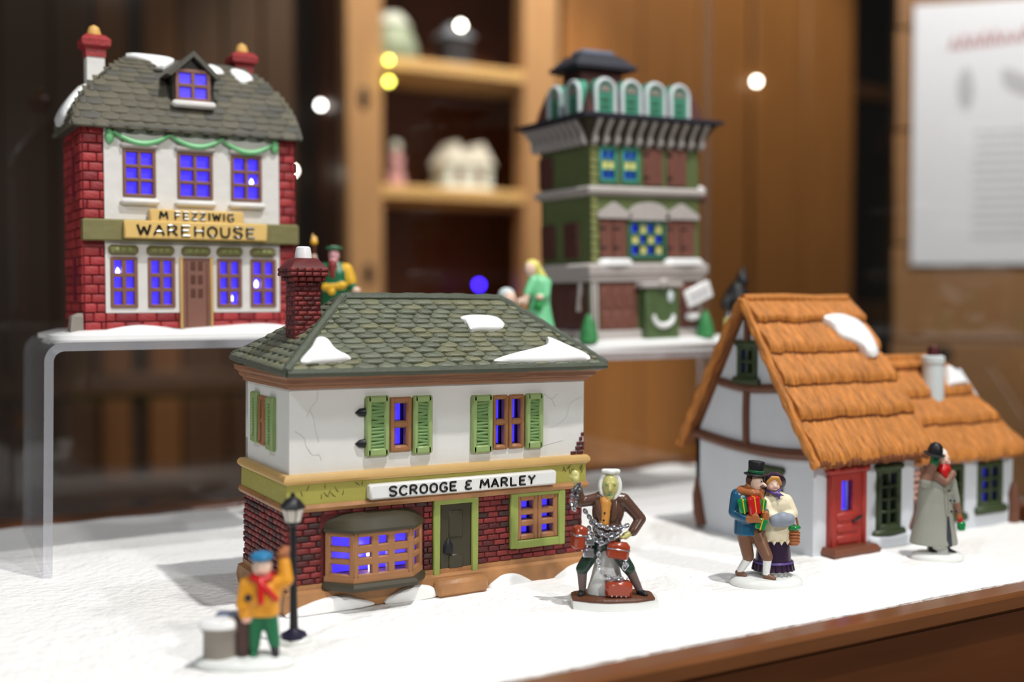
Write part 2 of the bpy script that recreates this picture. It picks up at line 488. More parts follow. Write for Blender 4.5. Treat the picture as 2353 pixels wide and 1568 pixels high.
def bricks(parent, pl, u0, u1, w0, w1, bw, bh, holes, mats, seed=1, proud=0.1, gap=0.035, name='brick', limit=999):
    T, (xa, ya) = pl
    rng = random.Random(seed); rows = max(1, round((w1 - w0) / bh)); bh = (w1 - w0) / rows
    za = Vector((0, 0, 1)); cnt = 0
    for r in range(rows):
        wc = w0 + (r + 0.5) * bh
        iv = [(u0, u1)]
        for h in holes:
            if h[2] < wc + bh * 0.25 and h[3] > wc - bh * 0.25:
                nx = []
                for a, c in iv:
                    if h[1] <= a or h[0] >= c: nx.append((a, c)); continue
                    if h[0] > a: nx.append((a, h[0]))
                    if h[1] < c: nx.append((h[1], c))
                iv = nx
        for a, c in iv:
            u = a - (bw * 0.5 if r % 2 else 0) - rng.uniform(0, 0.12) * bw
            while u < c:
                w = bw * rng.uniform(0.88, 1.12)
                s0, s1 = max(u, a), min(u + w, c)
                if s1 - s0 > 0.16:
                    p = T((s0 + s1) / 2, 0.12 - proud + rng.uniform(-0.02, 0.02), wc)
                    k = rng.random()
                    me = unit_brick(mats[0] if k < 0.62 or len(mats) == 1 else (mats[1] if k < 0.88 or len(mats) == 2 else mats[2]))
                    piece(name, me, parent, basis(xa, ya, za, p, (s1 - s0 - gap, 0.24, (bh - gap) * rng.uniform(0.92, 1.0))))
                    cnt += 1
                u += w
    return cnt

def unit_shingle(m, lift=0.3, edge=0.45):
    k = 'sh%s%s' % (m, lift)
    if k not in UNIT:
        # x along the row, y up the slope, z out; thick rounded lower lip, thin tail
        sec = [(-0.5, 0.0, 0.55), (-0.5, 0.55, 0.78), (-0.42, 0.95, 0.9), (-0.2, 1.0, 1.0), (0.15, 0.62, 1.0), (0.62, 0.1, 1.0), (0.62, -0.1, 1.0), (-0.46, -0.1, 0.6)]
        rings = []
        for x in (-0.5, -0.44, -0.3, 0.0, 0.3, 0.44, 0.5):
            e = 1 - abs(x / 0.5) ** 3
            rings.append([(x * (0.9 + 0.1 * wd), y + (lift * (1 - e) if y < 0 else 0), (z * (edge + (1 - edge) * e) if z > 0 else z)) for y, z, wd in sec])
        b = B().loft(rings)
        UNIT[k] = b.mesh('shingle', m)
    return UNIT[k]

def shingle_row(parent, A, C, V, N, w, ln, th, mats, rng, phase, name='shingle', skip=None, lift=0.34, edge=0.3):
    A, C = Vector(A), Vector(C); U = (C - A); L = U.length; U.normalize()
    V = Vector(V).normalized(); N = Vector(N).normalized(); u = -phase * w - rng.uniform(0, 0.2) * w; n = 0
    while u < L:
        ww = w * rng.uniform(0.85, 1.2)
        a, c = max(0, u), min(L, u + ww)
        if c - a > 0.28:
            p = A + U * (a + c) / 2
            if not (skip and skip(p)):
                me = unit_shingle(mats[0] if rng.random() < 0.68 else mats[1], lift, edge)
                piece(name, me, parent, basis(U, V, N, p, (c - a, ln, th * rng.uniform(0.85, 1.15)))); n += 1
        u += ww
    return n

def rect_ring(x0, x1, y0, y1, z): return [(x0, y0, z), (x1, y0, z), (x1, y1, z), (x0, y1, z)]

# ------------------------------------------------------------------ stroke lettering
GL = {
 'S': [[(.95, .85), (.7, 1), (.3, 1), (.08, .8), (.25, .58), (.7, .46), (.92, .25), (.7, .02), (.3, 0), (.05, .16)]],
 'C': [[(.95, .82), (.7, 1), (.35, .97), (.08, .7), (.08, .3), (.35, .02), (.7, 0), (.95, .18)]],
 'R': [[(.1, 0), (.1, 1)], [(.1, 1), (.65, .98), (.88, .76), (.65, .52), (.1, .5)], [(.45, .5), (.95, 0)]],
 'O': [[(.5, 1), (.15, .82), (.06, .5), (.15, .16), (.5, 0), (.85, .16), (.94, .5), (.85, .82), (.5, 1)]],
 'G': [[(.92, .84), (.65, 1), (.3, .95), (.07, .65), (.1, .25), (.38, 0), (.75, .02), (.94, .2), (.94, .45)], [(.94, .45), (.58, .45)]],
 'E': [[(.12, 0), (.12, 1)], [(.12, 1), (.88, 1)], [(.12, .52), (.75, .52)], [(.12, 0), (.9, 0)]],
 '&': [[(.85, .92), (.5, 1), (.18, .84), (.25, .6), (.6, .53)], [(.6, .53), (.15, .42), (.1, .14), (.45, 0), (.9, .1)]],
 'M': [[(.02, 0), (.14, 1)], [(.14, 1), (.5, .3)], [(.5, .3), (.86, 1)], [(.86, 1), (.98, 0)]],
 'A': [[(.02, 0), (.5, 1)], [(.5, 1), (.98, 0)], [(.2, .36), (.8, .36)]],
 'L': [[(.14, 1), (.14, 0)], [(.14, 0), (.9, 0)]],
 'Y': [[(.03, 1), (.5, .52)], [(.97, 1), (.5, .52)], [(.5, .52), (.45, 0)]],
 'F': [[(.12, 0), (.12, 1)], [(.12, 1), (.88, 1)], [(.12, .52), (.75, .52)]],
 'Z': [[(.08, 1), (.92, 1)], [(.92, 1), (.08, 0)], [(.08, 0), (.94, 0)]],
 'I': [[(.5, 1), (.5, 0)]],
 'W': [[(.0, 1), (.25, 0)], [(.25, 0), (.5, .8)], [(.5, .8), (.75, 0)], [(.75, 0), (1, 1)]],
 'H': [[(.1, 0), (.1, 1)], [(.9, 0), (.9, 1)], [(.1, .5), (.9, .5)]],
 'U': [[(.08, 1), (.1, .3), (.3, .02), (.7, .02), (.9, .3), (.92, 1)]],
}
def letters(text, u0, u1, w0, h, T, r, slope=0.0):
    b = B()
    adv = [0.45 if c == ' ' else (0.5 if c == 'I' else (1.25 if c in 'MW' else 1.0)) for c in text]
    tot = sum(adv) + 0.32 * (len(text) - 1); k = (u1 - u0) / tot; u = u0
    for c, a in zip(text, adv):
        if c != ' ':
            for st in GL[c]:
                pts = [(x, y, 0) for x, y in st]
                if len(pts) > 2: pts = curve(pts, len(pts) * 3)
                b.tube([T(u + p[0] * a * k, 0, w0 + slope * (u - u0) + p[1] * h) for p in pts], r, 6)
        u += (a + 0.32) * k
    return b

# ------------------------------------------------------------------ fused figure bodies
def capsule(b, p0, p1, r0, r1, mi=0, n=12):
    p0, p1 = Vector(p0), Vector(p1); t = p1 - p0; L = t.length
    if L < 1e-5: return b.ell(tuple(p0), (r0,) * 3, mi=mi)
    t.normalize()
    a = t.cross(Vector((0, 0, 1)) if abs(t.z) < 0.9 else Vector((0, 1, 0))).normalized(); c = a.cross(t)
    rings = []
    for q in (-88, -60, -30, 0):
        rings.append((p0 + t * r0 * math.sin(rad(q)), r0 * math.cos(rad(q))))
    for q in (0, 30, 60, 88):
        rings.append((p1 + t * r1 * math.sin(rad(q)), r1 * math.cos(rad(q))))
    return b.loft([[tuple(p + (a * math.cos(2 * math.pi * k / n) + c * math.sin(2 * math.pi * k / n)) * r) for k in range(n)] for p, r in rings], mi=mi)

def sdf(pr, p):
    k = pr[0]
    if k == 'c':
        a, c = Vector(pr[1]), Vector(pr[2]); d = c - a
        t = max(0, min(1, (p - a).dot(d) / max(1e-9, d.dot(d))))
        return (p - a - d * t).length - (pr[3] + (pr[4] - pr[3]) * t)
    if k == 'e':
        q = p - Vector(pr[1]); r = pr[2]
        if len(pr) > 4 and pr[4]: q = pr[4].transposed() @ q
        return (math.sqrt((q.x / r[0]) ** 2 + (q.y / r[1]) ** 2 + (q.z / r[2]) ** 2) - 1) * min(r)
    if k == 'l':
        c, prof = pr[1], pr[2]; sy = pr[4]
        q = p - Vector(c); zs = [z for _, z in prof]
        z = max(min(zs), min(max(zs), q.z)); R = prof[0][0]
        for (r0, z0), (r1, z1) in zip(prof, prof[1:]):
            if min(z0, z1) <= z <= max(z0, z1): R = r0 + (r1 - r0) * ((z - z0) / (z1 - z0) if z1 != z0 else 0)
        d = math.hypot(q.x, q.y / sy) - R
        return max(d, abs(q.z - z)) if abs(q.z - z) > 1e-6 else d

def fused(name, prims, parent, voxel=0.055, smooth=2):
    """one continuous surface from overlapping limbs and masses; each face takes the colour of the mass it belongs to"""
    b = B(); names = []
    for pr in prims:
        if pr[0] == 'c': capsule(b, pr[1], pr[2], pr[3], pr[4])
        elif pr[0] == 'e': b.ell(pr[1], pr[2], R=(pr[4] if len(pr) > 4 else None))
        elif pr[0] == 'l': b.lathe(pr[2], pr[1], 24, 1.0, pr[4])
        m = pr[5] if pr[0] == 'c' else pr[3]
        if m not in names: names.append(m)
    me = bpy.data.meshes.new('tmp'); me.from_pydata(b.v, [], b.f)
    bm = bmesh.new(); bm.from_mesh(me); bmesh.ops.recalc_face_normals(bm, faces=bm.faces); bm.to_mesh(me); bm.free()
    tmp = bpy.data.objects.new('tmp', me); COL.objects.link(tmp)
    rm = tmp.modifiers.new('r', 'REMESH'); rm.mode = 'VOXEL'; rm.voxel_size = voxel
    dg = bpy.context.evaluated_depsgraph_get()
    out = bpy.data.meshes.new_from_object(tmp.evaluated_get(dg))
    bpy.data.objects.remove(tmp)
    bm = bmesh.new(); bm.from_mesh(out)
    for _ in range(smooth):
        bmesh.ops.smooth_vert(bm, verts=bm.verts, factor=0.5, use_axis_x=True, use_axis_y=True, use_axis_z=True)
    for f in bm.faces:
        c = f.calc_center_median(); best = 1e9; f.smooth = True
        for pr in prims:
            d = sdf(pr, c)
            if d < best: best, f.material_index = d, names.index(pr[5] if pr[0] == 'c' else pr[3])
    for v in bm.verts: v.co *= S
    bm.to_mesh(out); bm.free()
    out.name = name
    mi = [p.material_index for p in out.polygons]
    out.materials.clear()
    for m in names: out.materials.append(M[m])
    out.polygons.foreach_set('material_index', mi)
    return link(name, out, parent)

def hand(palm, to, side, mat_, r=0.075, curl=0.15):
    """palm with four unequal fingers and a thumb from the palm's side"""
    p = Vector(palm); t = Vector(to).normalized(); s = Vector(side).normalized(); n = t.cross(s)
    out = [('e', tuple(p), (0.2, 0.2, 0.2), mat_)]
    for i, ln in enumerate((0.3, 0.36, 0.34, 0.26)):
        a = p + s * (-0.15 + 0.1 * i) + t * 0.1
        m_ = a + t * ln * 0.6 + n * curl * 0.4; e = a + t * ln * 0.95 + n * curl * 1.6
        out += [('c', tuple(a), tuple(m_), r, r * 0.9, mat_), ('c', tuple(m_), tuple(e), r * 0.9, r * 0.75, mat_)]
    a = p - s * 0.16
    out += [('c', tuple(a), tuple(a - s * 0.14 + t * 0.16 + n * 0.05), r, r * 0.85, mat_)]
    return out

# ------------------------------------------------------------------ the room
fl = B().box(-200, 420, -120, 320, -92, -90).obj('floor', 'floor_wood', kind='structure')
wb = B().box(-120, 420, 236.2, 240, -90, 160).obj('wall_back', 'wood_plank_c', kind='structure')
PL = [(-120, -40, 'b'), (-40, -8, 'b'), (-8, 10, 'b'), (10, 23.5, 'b'), (23.8, 33, 'b'), (33.4, 40.6, 'b'), (41.4, 47.2, 'a'), (50.6, 57.2, 'a'), (57.6, 66.5, 'b'), (66.8, 74.6, 'b'), (75, 82, 'b'), (84, 95, 'c'), (95.4, 118, 'c'), (118.4, 147, 'c')]
for x0, x1, k in PL:
    B().box(x0, x1, 235, 236.2, -90, 160, 0.3).obj('plank', 'wood_plank_' + k, wb)
B().box(23, 86, 234.3, 235.2, -25.5, -20.5, 0.3).obj('rail', 'wood_plank_b', wb)
B().box(23, 86, 234.3, 235.2, -4, 0.5, 0.3).obj('rail', 'wood_plank_b', wb)

dr = B().box(148.5, 247.5, 234.2, 236.2, -90, 160).obj('door_1', 'wood_plank_b', kind='structure')
for x0, x1 in ((149, 172), (172.3, 191), (191.3, 208), (209.4, 228), (228.3, 247)):
    B().box(x0, x1, 232.8, 234.2, -89, 159, 0.4).obj('board', 'wood_door', dr)
w1 = B().box(248, 266, 236, 237, -90, 160).obj('window_1', 'dark_glass', kind='structure')
for z0, z1 in ((73, 77), (8, 14), (-90, -70)):
    B().box(248, 266, 234.5, 236, z0, z1, 0.3).obj('glazing_bar', 'wood_plank_b', w1)

wr = link('wall_right', B().box(0, 130, 1.4, 4, -90, 160).mesh('wall_right', 'wood_plank_b'), None, kind='structure', loc=(142.4, 125.6, 0), rot=(0, 0, -45))
z = -90
for i, h in enumerate((17, 16, 18, 15, 17, 16, 15, 18, 16, 17, 16, 18, 17, 16, 18)):
    B().box(0, 130, 0, 1.4, z + 0.15, z + h - 0.15, 0.25).obj('plank', 'wood_panel', wr); z += h
kn = B().lathe([(0.1, 0), (1.2, 0.0), (1.4, 0.25), (0.1, 0.3)], (0, 0, 0), 14).obj('knot', 'knot', wr)
kn.location = (7.6 * S, -0.05 * S, 6.8 * S); kn.rotation_euler = (rad(90), 0, 0)

# printed notice pinned to the panelling: red heading, grey drawing, lines of small print (too blurred to read)
ps = thing('notice', 'large white printed notice with a red heading pinned to the wooden panelling', 'notice', (142.4 + 0.707 * 2.6 - 0.25, 125.6 - 0.707 * 2.6 - 0.25, 20.9), -45)
B().box(0, 34, -0.1, 0.02, 0, 40.5).obj('sheet', 'paper', ps)
b = B(); rng = random.Random(3); u = 5.4
for k in range(9):
    h = rng.uniform(1.6, 3.0)
    b.tube([(u, -0.13, 33.2 + 0.12 * k), (u + 0.5, -0.13, 33.2 + h + 0.12 * k), (u + 0.9, -0.13, 33.4 + 0.12 * k)], 0.26, 5, flat=0.2); u += 1.5
b.obj('heading', 'ink_red', ps)
b = B()
for k in range(13):
    b.box(9 + rng.uniform(-0.4, 0.4), 28 + rng.uniform(-2, 3), -0.125, -0.1, 4 + k * 1.35, 4.42 + k * 1.35)
b.obj('small_print', 'ink', ps)
b = B()
for q in (((6.5, 28.5), (8, 30.5), (9, 27), (8.2, 24), (6.8, 25)), ((13, 30), (16, 29), (19, 27), (17.5, 25.4), (13.5, 27)), ((22, 27), (26, 28), (28, 25), (25, 23.5))):
    b.T = None
    b.pillow([(x, zz) for x, zz in q], lambda x, zz, h: (x, -0.1 - h, zz), 0.03, 24, 3, 0.0)
b.obj('drawing', 'ink', ps)

# ------------------------------------------------------------------ display cabinet behind the table
cb = thing('display_cabinet', 'tall open wooden cabinet with pale shelves behind the table', 'cabinet', (86, 215, -90))
B().box(0, 7.8, 0, 5, 0, 230, 0.6).obj('post', 'wood_post', cb)
B().box(41.5, 50.3, 0, 5, 0, 230, 0.6).obj('post', 'wood_post', cb)
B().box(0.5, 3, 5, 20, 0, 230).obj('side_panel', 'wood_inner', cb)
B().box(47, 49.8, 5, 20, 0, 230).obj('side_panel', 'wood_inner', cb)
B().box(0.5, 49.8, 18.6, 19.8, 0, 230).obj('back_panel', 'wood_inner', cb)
for zt in (181.5, 155.4, 129.0, 102.6, 76, 50, 24):
    B().box(3, 47, 0.6, 18.6, zt - 3.0, zt, 0.5).obj('shelf', 'wood_shelf', cb)
for x, zz in ((3.5, 146), (4.3, 110.4)):
    B().ell((x, -0.05, zz), (1.2, 0.3, 2.4)).obj('knot', 'knot', cb)

def shelf_house(name, label, loc, w, d, h, body, roof, twin=False):
    t = thing(name, label, 'ornament', loc, 0)
    B().box(0, w, 0, d, 0, h * 0.58, 0.25).obj('body', body, t)
    b = B()
    for x0, x1 in (((-0.4, w * 0.5), (w * 0.5, w + 0.4)) if twin else ((-0.4, w + 0.4),)):
        b.prism([(x0, h * 0.55), ((x0 + x1) / 2, h), (x1, h * 0.55)], -0.5, d + 0.5)
    b.obj('roof', roof, t)
    for k in range(2):
        B().box(w * (0.2 + 0.42 * k), w * (0.38 + 0.42 * k), -0.12, 0.2, h * 0.15, h * 0.42, 0.05).obj('window', 'shutter_brown', t)
    B().pillow([(-0.8, -1.2), (w + 0.8, -1), (w + 0.9, d + 0.4), (-0.9, d + 0.4)], lambda x, y, q: (x, y, q), 0.7, 30, 4, 0.0).obj('snow_base', 'snow_paint', t)
    return t
shelf_house('ceramic_house', 'snowy twin-gabled white ceramic house on the lower shelf', (110.5, 220, 39), 11.5, 7, 10.5, 'frost', 'snow_paint', True)
t = thing('ceramic_tree', 'sage green snowy domed ornament on the upper shelf beside the post', 'ornament', (98.5, 221, 65.4))
B().lathe([(0.1, 0), (5, 0), (5.6, 1.5), (5.0, 4), (3.6, 7), (1.8, 9.2), (0.1, 9.8)], (0, 0, 0), 20).obj('dome', 'ceramic_sage', t)
B().lathe([(3.7, 6.9), (4.0, 7.2), (2.0, 9.8), (0.1, 10.3)], (0, 0, 0), 20).obj('snow_cap', 'frost', t)
t = thing('lantern', 'dark lantern ornament on the upper shelf below the added white lamp', 'lantern', (113.5, 222, 65.4))
B().box(-3.6, 3.6, -3, 3, 0, 1.0, 0.2).obj('base', 'slate_blue', t)
B().box(-3.0, 3.0, -2.6, 2.6, 1.0, 6.6, 0.2).obj('body', 'slate_black', t)
B().loft([rect_ring(-3.8, 3.8, -3.2, 3.2, 6.6), rect_ring(-1.0, 1.0, -0.8, 0.8, 9.6)]).obj('roof', 'slate_blue', t)
t = thing('figurine', 'pink and white robed figurine standing on the lower shelf by the post', 'figurine', (98.8, 220, 39))
fused('body', [('l', (0, 0, 0), [(0.05, 0), (2.1, 0), (1.9, 1.5), (1.3, 4), (1.2, 6.2), (0.5, 7.2)], 'rose', 0.9), ('e', (0, 0, 8), (0.95, 0.95, 1.1), 'skin'), ('c', (-1, -0.2, 6), (-0.5, -1.3, 4.6), 0.5, 0.4, 'rose'), ('c', (1, -0.2, 6), (0.5, -1.3, 4.6), 0.5, 0.4, 'rose')], t, 0.2)
B().lathe([(1.1, 0), (1.15, 0.5), (0.9, 1.3), (0.1, 1.6)], (0, 0.15, 8), 16).obj('hood', 'frost', t)

def glint_bulb(label, loc, r, m, fac=(0, 0), to=(0, 1, 0)):  # added glowing balls standing for lights reflected in the glass case
    t = thing('lamp', label, 'lamp', loc)
    B().ell((0, 0, 0), (r, r, r), 12, 8).obj('glint_bulb', m, t)
    B().tube([(0, r * 0.6, 0), (0, r * 1.6, 0), (0, r * 2.6, 0)], [r * 0.7, r * 0.7, r * 0.55], 10).obj('socket', 'iron_black', t)
glint_bulb('round white lamp added for a reflected light above the dark lantern', (112.4, 216.5, 73.6), 0.62, 'glint_white')
glint_bulb('white lamp added for a reflected light on the cabinet side between warehouse roof and cabinet post', (85.7, 229.5, 56.4), 0.55, 'glint_grey')
glint_bulb('white lamp added for a reflected light on the dark wall half hidden by the brick warehouse corner', (80.4, 233, 42.6), 0.6, 'glint_white')
glint_bulb('white lamp added for a reflected light on the wooden door boards', (208.7, 231, 73.2), 0.6, 'glint_white')
glint_bulb('upper of two yellow lamps added for reflected lights on the cabinet post', (94.4, 213.6, 63.9), 0.5, 'glint_yellow')
glint_bulb('lower of two yellow lamps added for reflected lights on the cabinet post', (94.4, 213.6, 59.6), 0.6, 'glint_yellow')
glint_bulb('small blue lamp added for a reflected light inside the cabinet below the shelves', (122.4, 227, 18.5), 0.5, 'glint_blue')

# ------------------------------------------------------------------ the display table
tb = thing('display_table', 'dark wooden display table with a polished rim around the snow', 'table', (0, 0, -90))
B().box(-40, 74, 40.6, 88.5, 86.5, 88.85).obj('tabletop', 'wood_apron', tb)
B().box(-40, 74.2, 39.1, 40.75, 88.75, 89.8, 0.22).obj('rim', 'wood_rim', tb)
B().box(71.6, 74.2, 40.5, 86.4, 88.2, 91.2, 0.25).obj('rim', 'wood_apron', tb)
B().box(-40, 74.2, 86.4, 89, 88.2, 89.9, 0.25).obj('rim', 'wood_apron', tb)
B().box(-40, 73.8, 39.5, 40.6, 70, 88.8, 0.1).obj('apron', 'wood_apron', tb)
B().box(72.4, 73.6, 39.6, 88, 70, 88.3, 0.1).obj('apron', 'wood_apron', tb)
for x in (8, 32, 56):                       # carved scrolls on the apron
    pts = curve([(x - 9, 39.45, 75), (x - 7.5, 39.45, 80), (x - 2, 39.45, 83.5), (x + 4, 39.45, 81.5), (x + 8, 39.45, 77.8), (x + 12, 39.45, 76.6)], 40)
    B().tube(pts, [0.25 + 0.5 * math.sin(math.pi * i / 39) for i in range(40)], 8).obj('carving', 'wood_apron', tb)
    B().ell((x + 10.5, 39.45, 81.5), (1.6, 0.35, 2.3), 16, 10).obj('carving', 'wood_apron', tb)
for x in (-37, 70):
    for y in (40.5, 84): B().lathe([(2.6, 0), (3, 12), (2.4, 14), (3.2, 40), (2.6, 64), (3.2, 70)], (x, y, 0), 14).obj('leg', 'wood_apron', tb)

def ground(x, y):
    n = noise.noise(Vector((x * 0.11, y * 0.11, 3))) * 0.16 + noise.noise(Vector((x * 0.35, y * 0.35, 8))) * 0.07 + noise.noise(Vector((x * 1.3, y * 1.3, 2))) * 0.03
    e = max(0, (y - 84) / 2.3)
    n -= 0.3 * max(0, (41.4 - y)) ** 2
    return n - 0.05 + (0.8 * max(0, noise.noise(Vector((x * 0.16, 1, 4)))) * min(1, max(0, (y - 80) / 4)) if y > 80 else 0) - 0.6 * e * e
b = B(); nx, ny = 280, 130; vs = []
for j in range(ny + 1):
    for i in range(nx + 1):
        x, y = -38 + 109.4 * i / nx, 40.77 + 45.58 * j / ny
        vs.append((x, y, ground(x, y)))
b.add(vs, [(j * (nx + 1) + i, j * (nx + 1) + i + 1, (j + 1) * (nx + 1) + i + 1, (j + 1) * (nx + 1) + i) for j in range(ny) for i in range(nx)])
n0 = len(b.v)
vs = []; edge = [(i, 0) for i in range(nx + 1)] + [(nx, j) for j in range(1, ny + 1)] + [(i, ny) for i in range(nx - 1, -1, -1)] + [(0, j) for j in range(ny - 1, 0, -1)]
for i, j in edge:
    x, y = -38 + 109.4 * i / nx, 40.77 + 45.58 * j / ny; vs.append((x, y, -1.1))
b.v += vs
m_ = len(edge)
for k in range(m_):
    i, j = edge[k]; i2, j2 = edge[(k + 1) % m_]
    b.f.append((j * (nx + 1) + i, j2 * (nx + 1) + i2, n0 + (k + 1) % m_, n0 + k)); b.mi.append(0)
b.f.append(tuple(n0 + k for k in range(m_))); b.mi.append(0)
sb = b.obj('snow_blanket', 'batting', label='white fluffy artificial snow blanket covering the whole tabletop', cat='snow blanket')

# glass case round the back and right of the table
gc = thing('glass_case', 'clear glass case panes standing along the back and side of the table', 'glass case', (0, 0, 0))
B().box(-40, 72.6, 86.9, 87.3, -0.09, 62).obj('pane', GLASS, gc)
B().box(72.2, 72.6, 40, 86.88, 1.21, 62).obj('pane', GLASS, gc)
B().box(72.15, 72.65, 86.85, 87.35, -0.09, 62).obj('corner_seam', ACRYL, gc)

# ------------------------------------------------------------------ acrylic risers (bent sheet)
def riser(label, x0, x1, y0, y1, h, group, rz=0):
    t = thing('display_riser', label, 'riser', (x0, y0, 0), rz, group)
    w = x1 - x0; th = 0.5; R = 1.1
    def arc(cx, cz, r, a0, a1): return [(cx + r * math.cos(rad(a0 + (a1 - a0) * k / 8)), cz + r * math.sin(rad(a0 + (a1 - a0) * k / 8))) for k in range(9)]
    outer = [(-0.25, 0)] + arc(R, h - R, R, 180, 90) + arc(w - R, h - R, R, 90, 0) + [(w + 0.25, 0)]
    inner = [(-0.25 + th, 0)] + arc(R, h - R, R - th, 180, 90) + arc(w - R, h - R, R - th, 90, 0) + [(w + 0.25 - th, 0)]
    n = len(outer); d = y1 - y0
    b = B(); ee = (B(), B())
    for i in range(n - 1):
        for p, q in ((outer, 0), (inner, 1)):
            b.add([(p[i][0], 0, p[i][1]), (p[i + 1][0], 0, p[i + 1][1]), (p[i + 1][0], d, p[i + 1][1]), (p[i][0], d, p[i][1])], [(0, 1, 2, 3)])
        for y, e in ((0, ee[0]), (d, ee[1])):
            e.add([(outer[i][0], y, outer[i][1]), (outer[i + 1][0], y, outer[i + 1][1]), (inner[i + 1][0], y, inner[i + 1][1]), (inner[i][0], y, inner[i][1])], [(0, 1, 2, 3)])
    b.obj('sheet', ACRYL, t)
    for e in ee: e.obj('polished_edge', ACRYL_EDGE, t)
    return t
riser('clear acrylic riser under the red brick warehouse', 9.0, 31.6, 68.3, 82.8, 13.35, 'clear display risers', -2.5)
riser('clear acrylic riser under the tall green townhouse', 33.5, 66.2, 64.3, 80.3, 12.0, 'clear display risers')

# ------------------------------------------------------------------ counting house (front, white and brick)
A = thing('ceramic_building', 'white and red brick ceramic shop with slate hip roof and green shutters', 'ceramic building', (18.4, 54.35, 0), 0, None, (0, 0.55))
def bulb_inside(parent, loc, energy, color=(0.10, 0.075, 1.0)):
    l = bpy.data.lights.new('house_light', 'POINT'); l.energy = energy; l.color = color; l.shadow_soft_size = 0.004
    o = bpy.data.objects.new('house_light', l); COL.objects.link(o); o.parent = parent
    o.location = [c * S for c in loc]
def glow_sheet(parent, T, u0, u1, w0, w1, d, m='glow_blue'):
    B(T).box(u0, u1, d, d + 0.04, w0, w1).obj('pane', m, parent)  # glowing sheet behind the frame stands in for the blue-lit interior
mat('reveal_shade', (34, 24, 66), 0.6, 0.2)  # dark blue gives the liners the shade of the dim interior
mat('glow_blue', (74, 58, 250), 0.25, 0.1, 90, emit=0.95, coat=0.4)
mat('glow_dim', (40, 34, 150), 0.25, 0.6, 60, emit=0.5, coat=0.3)
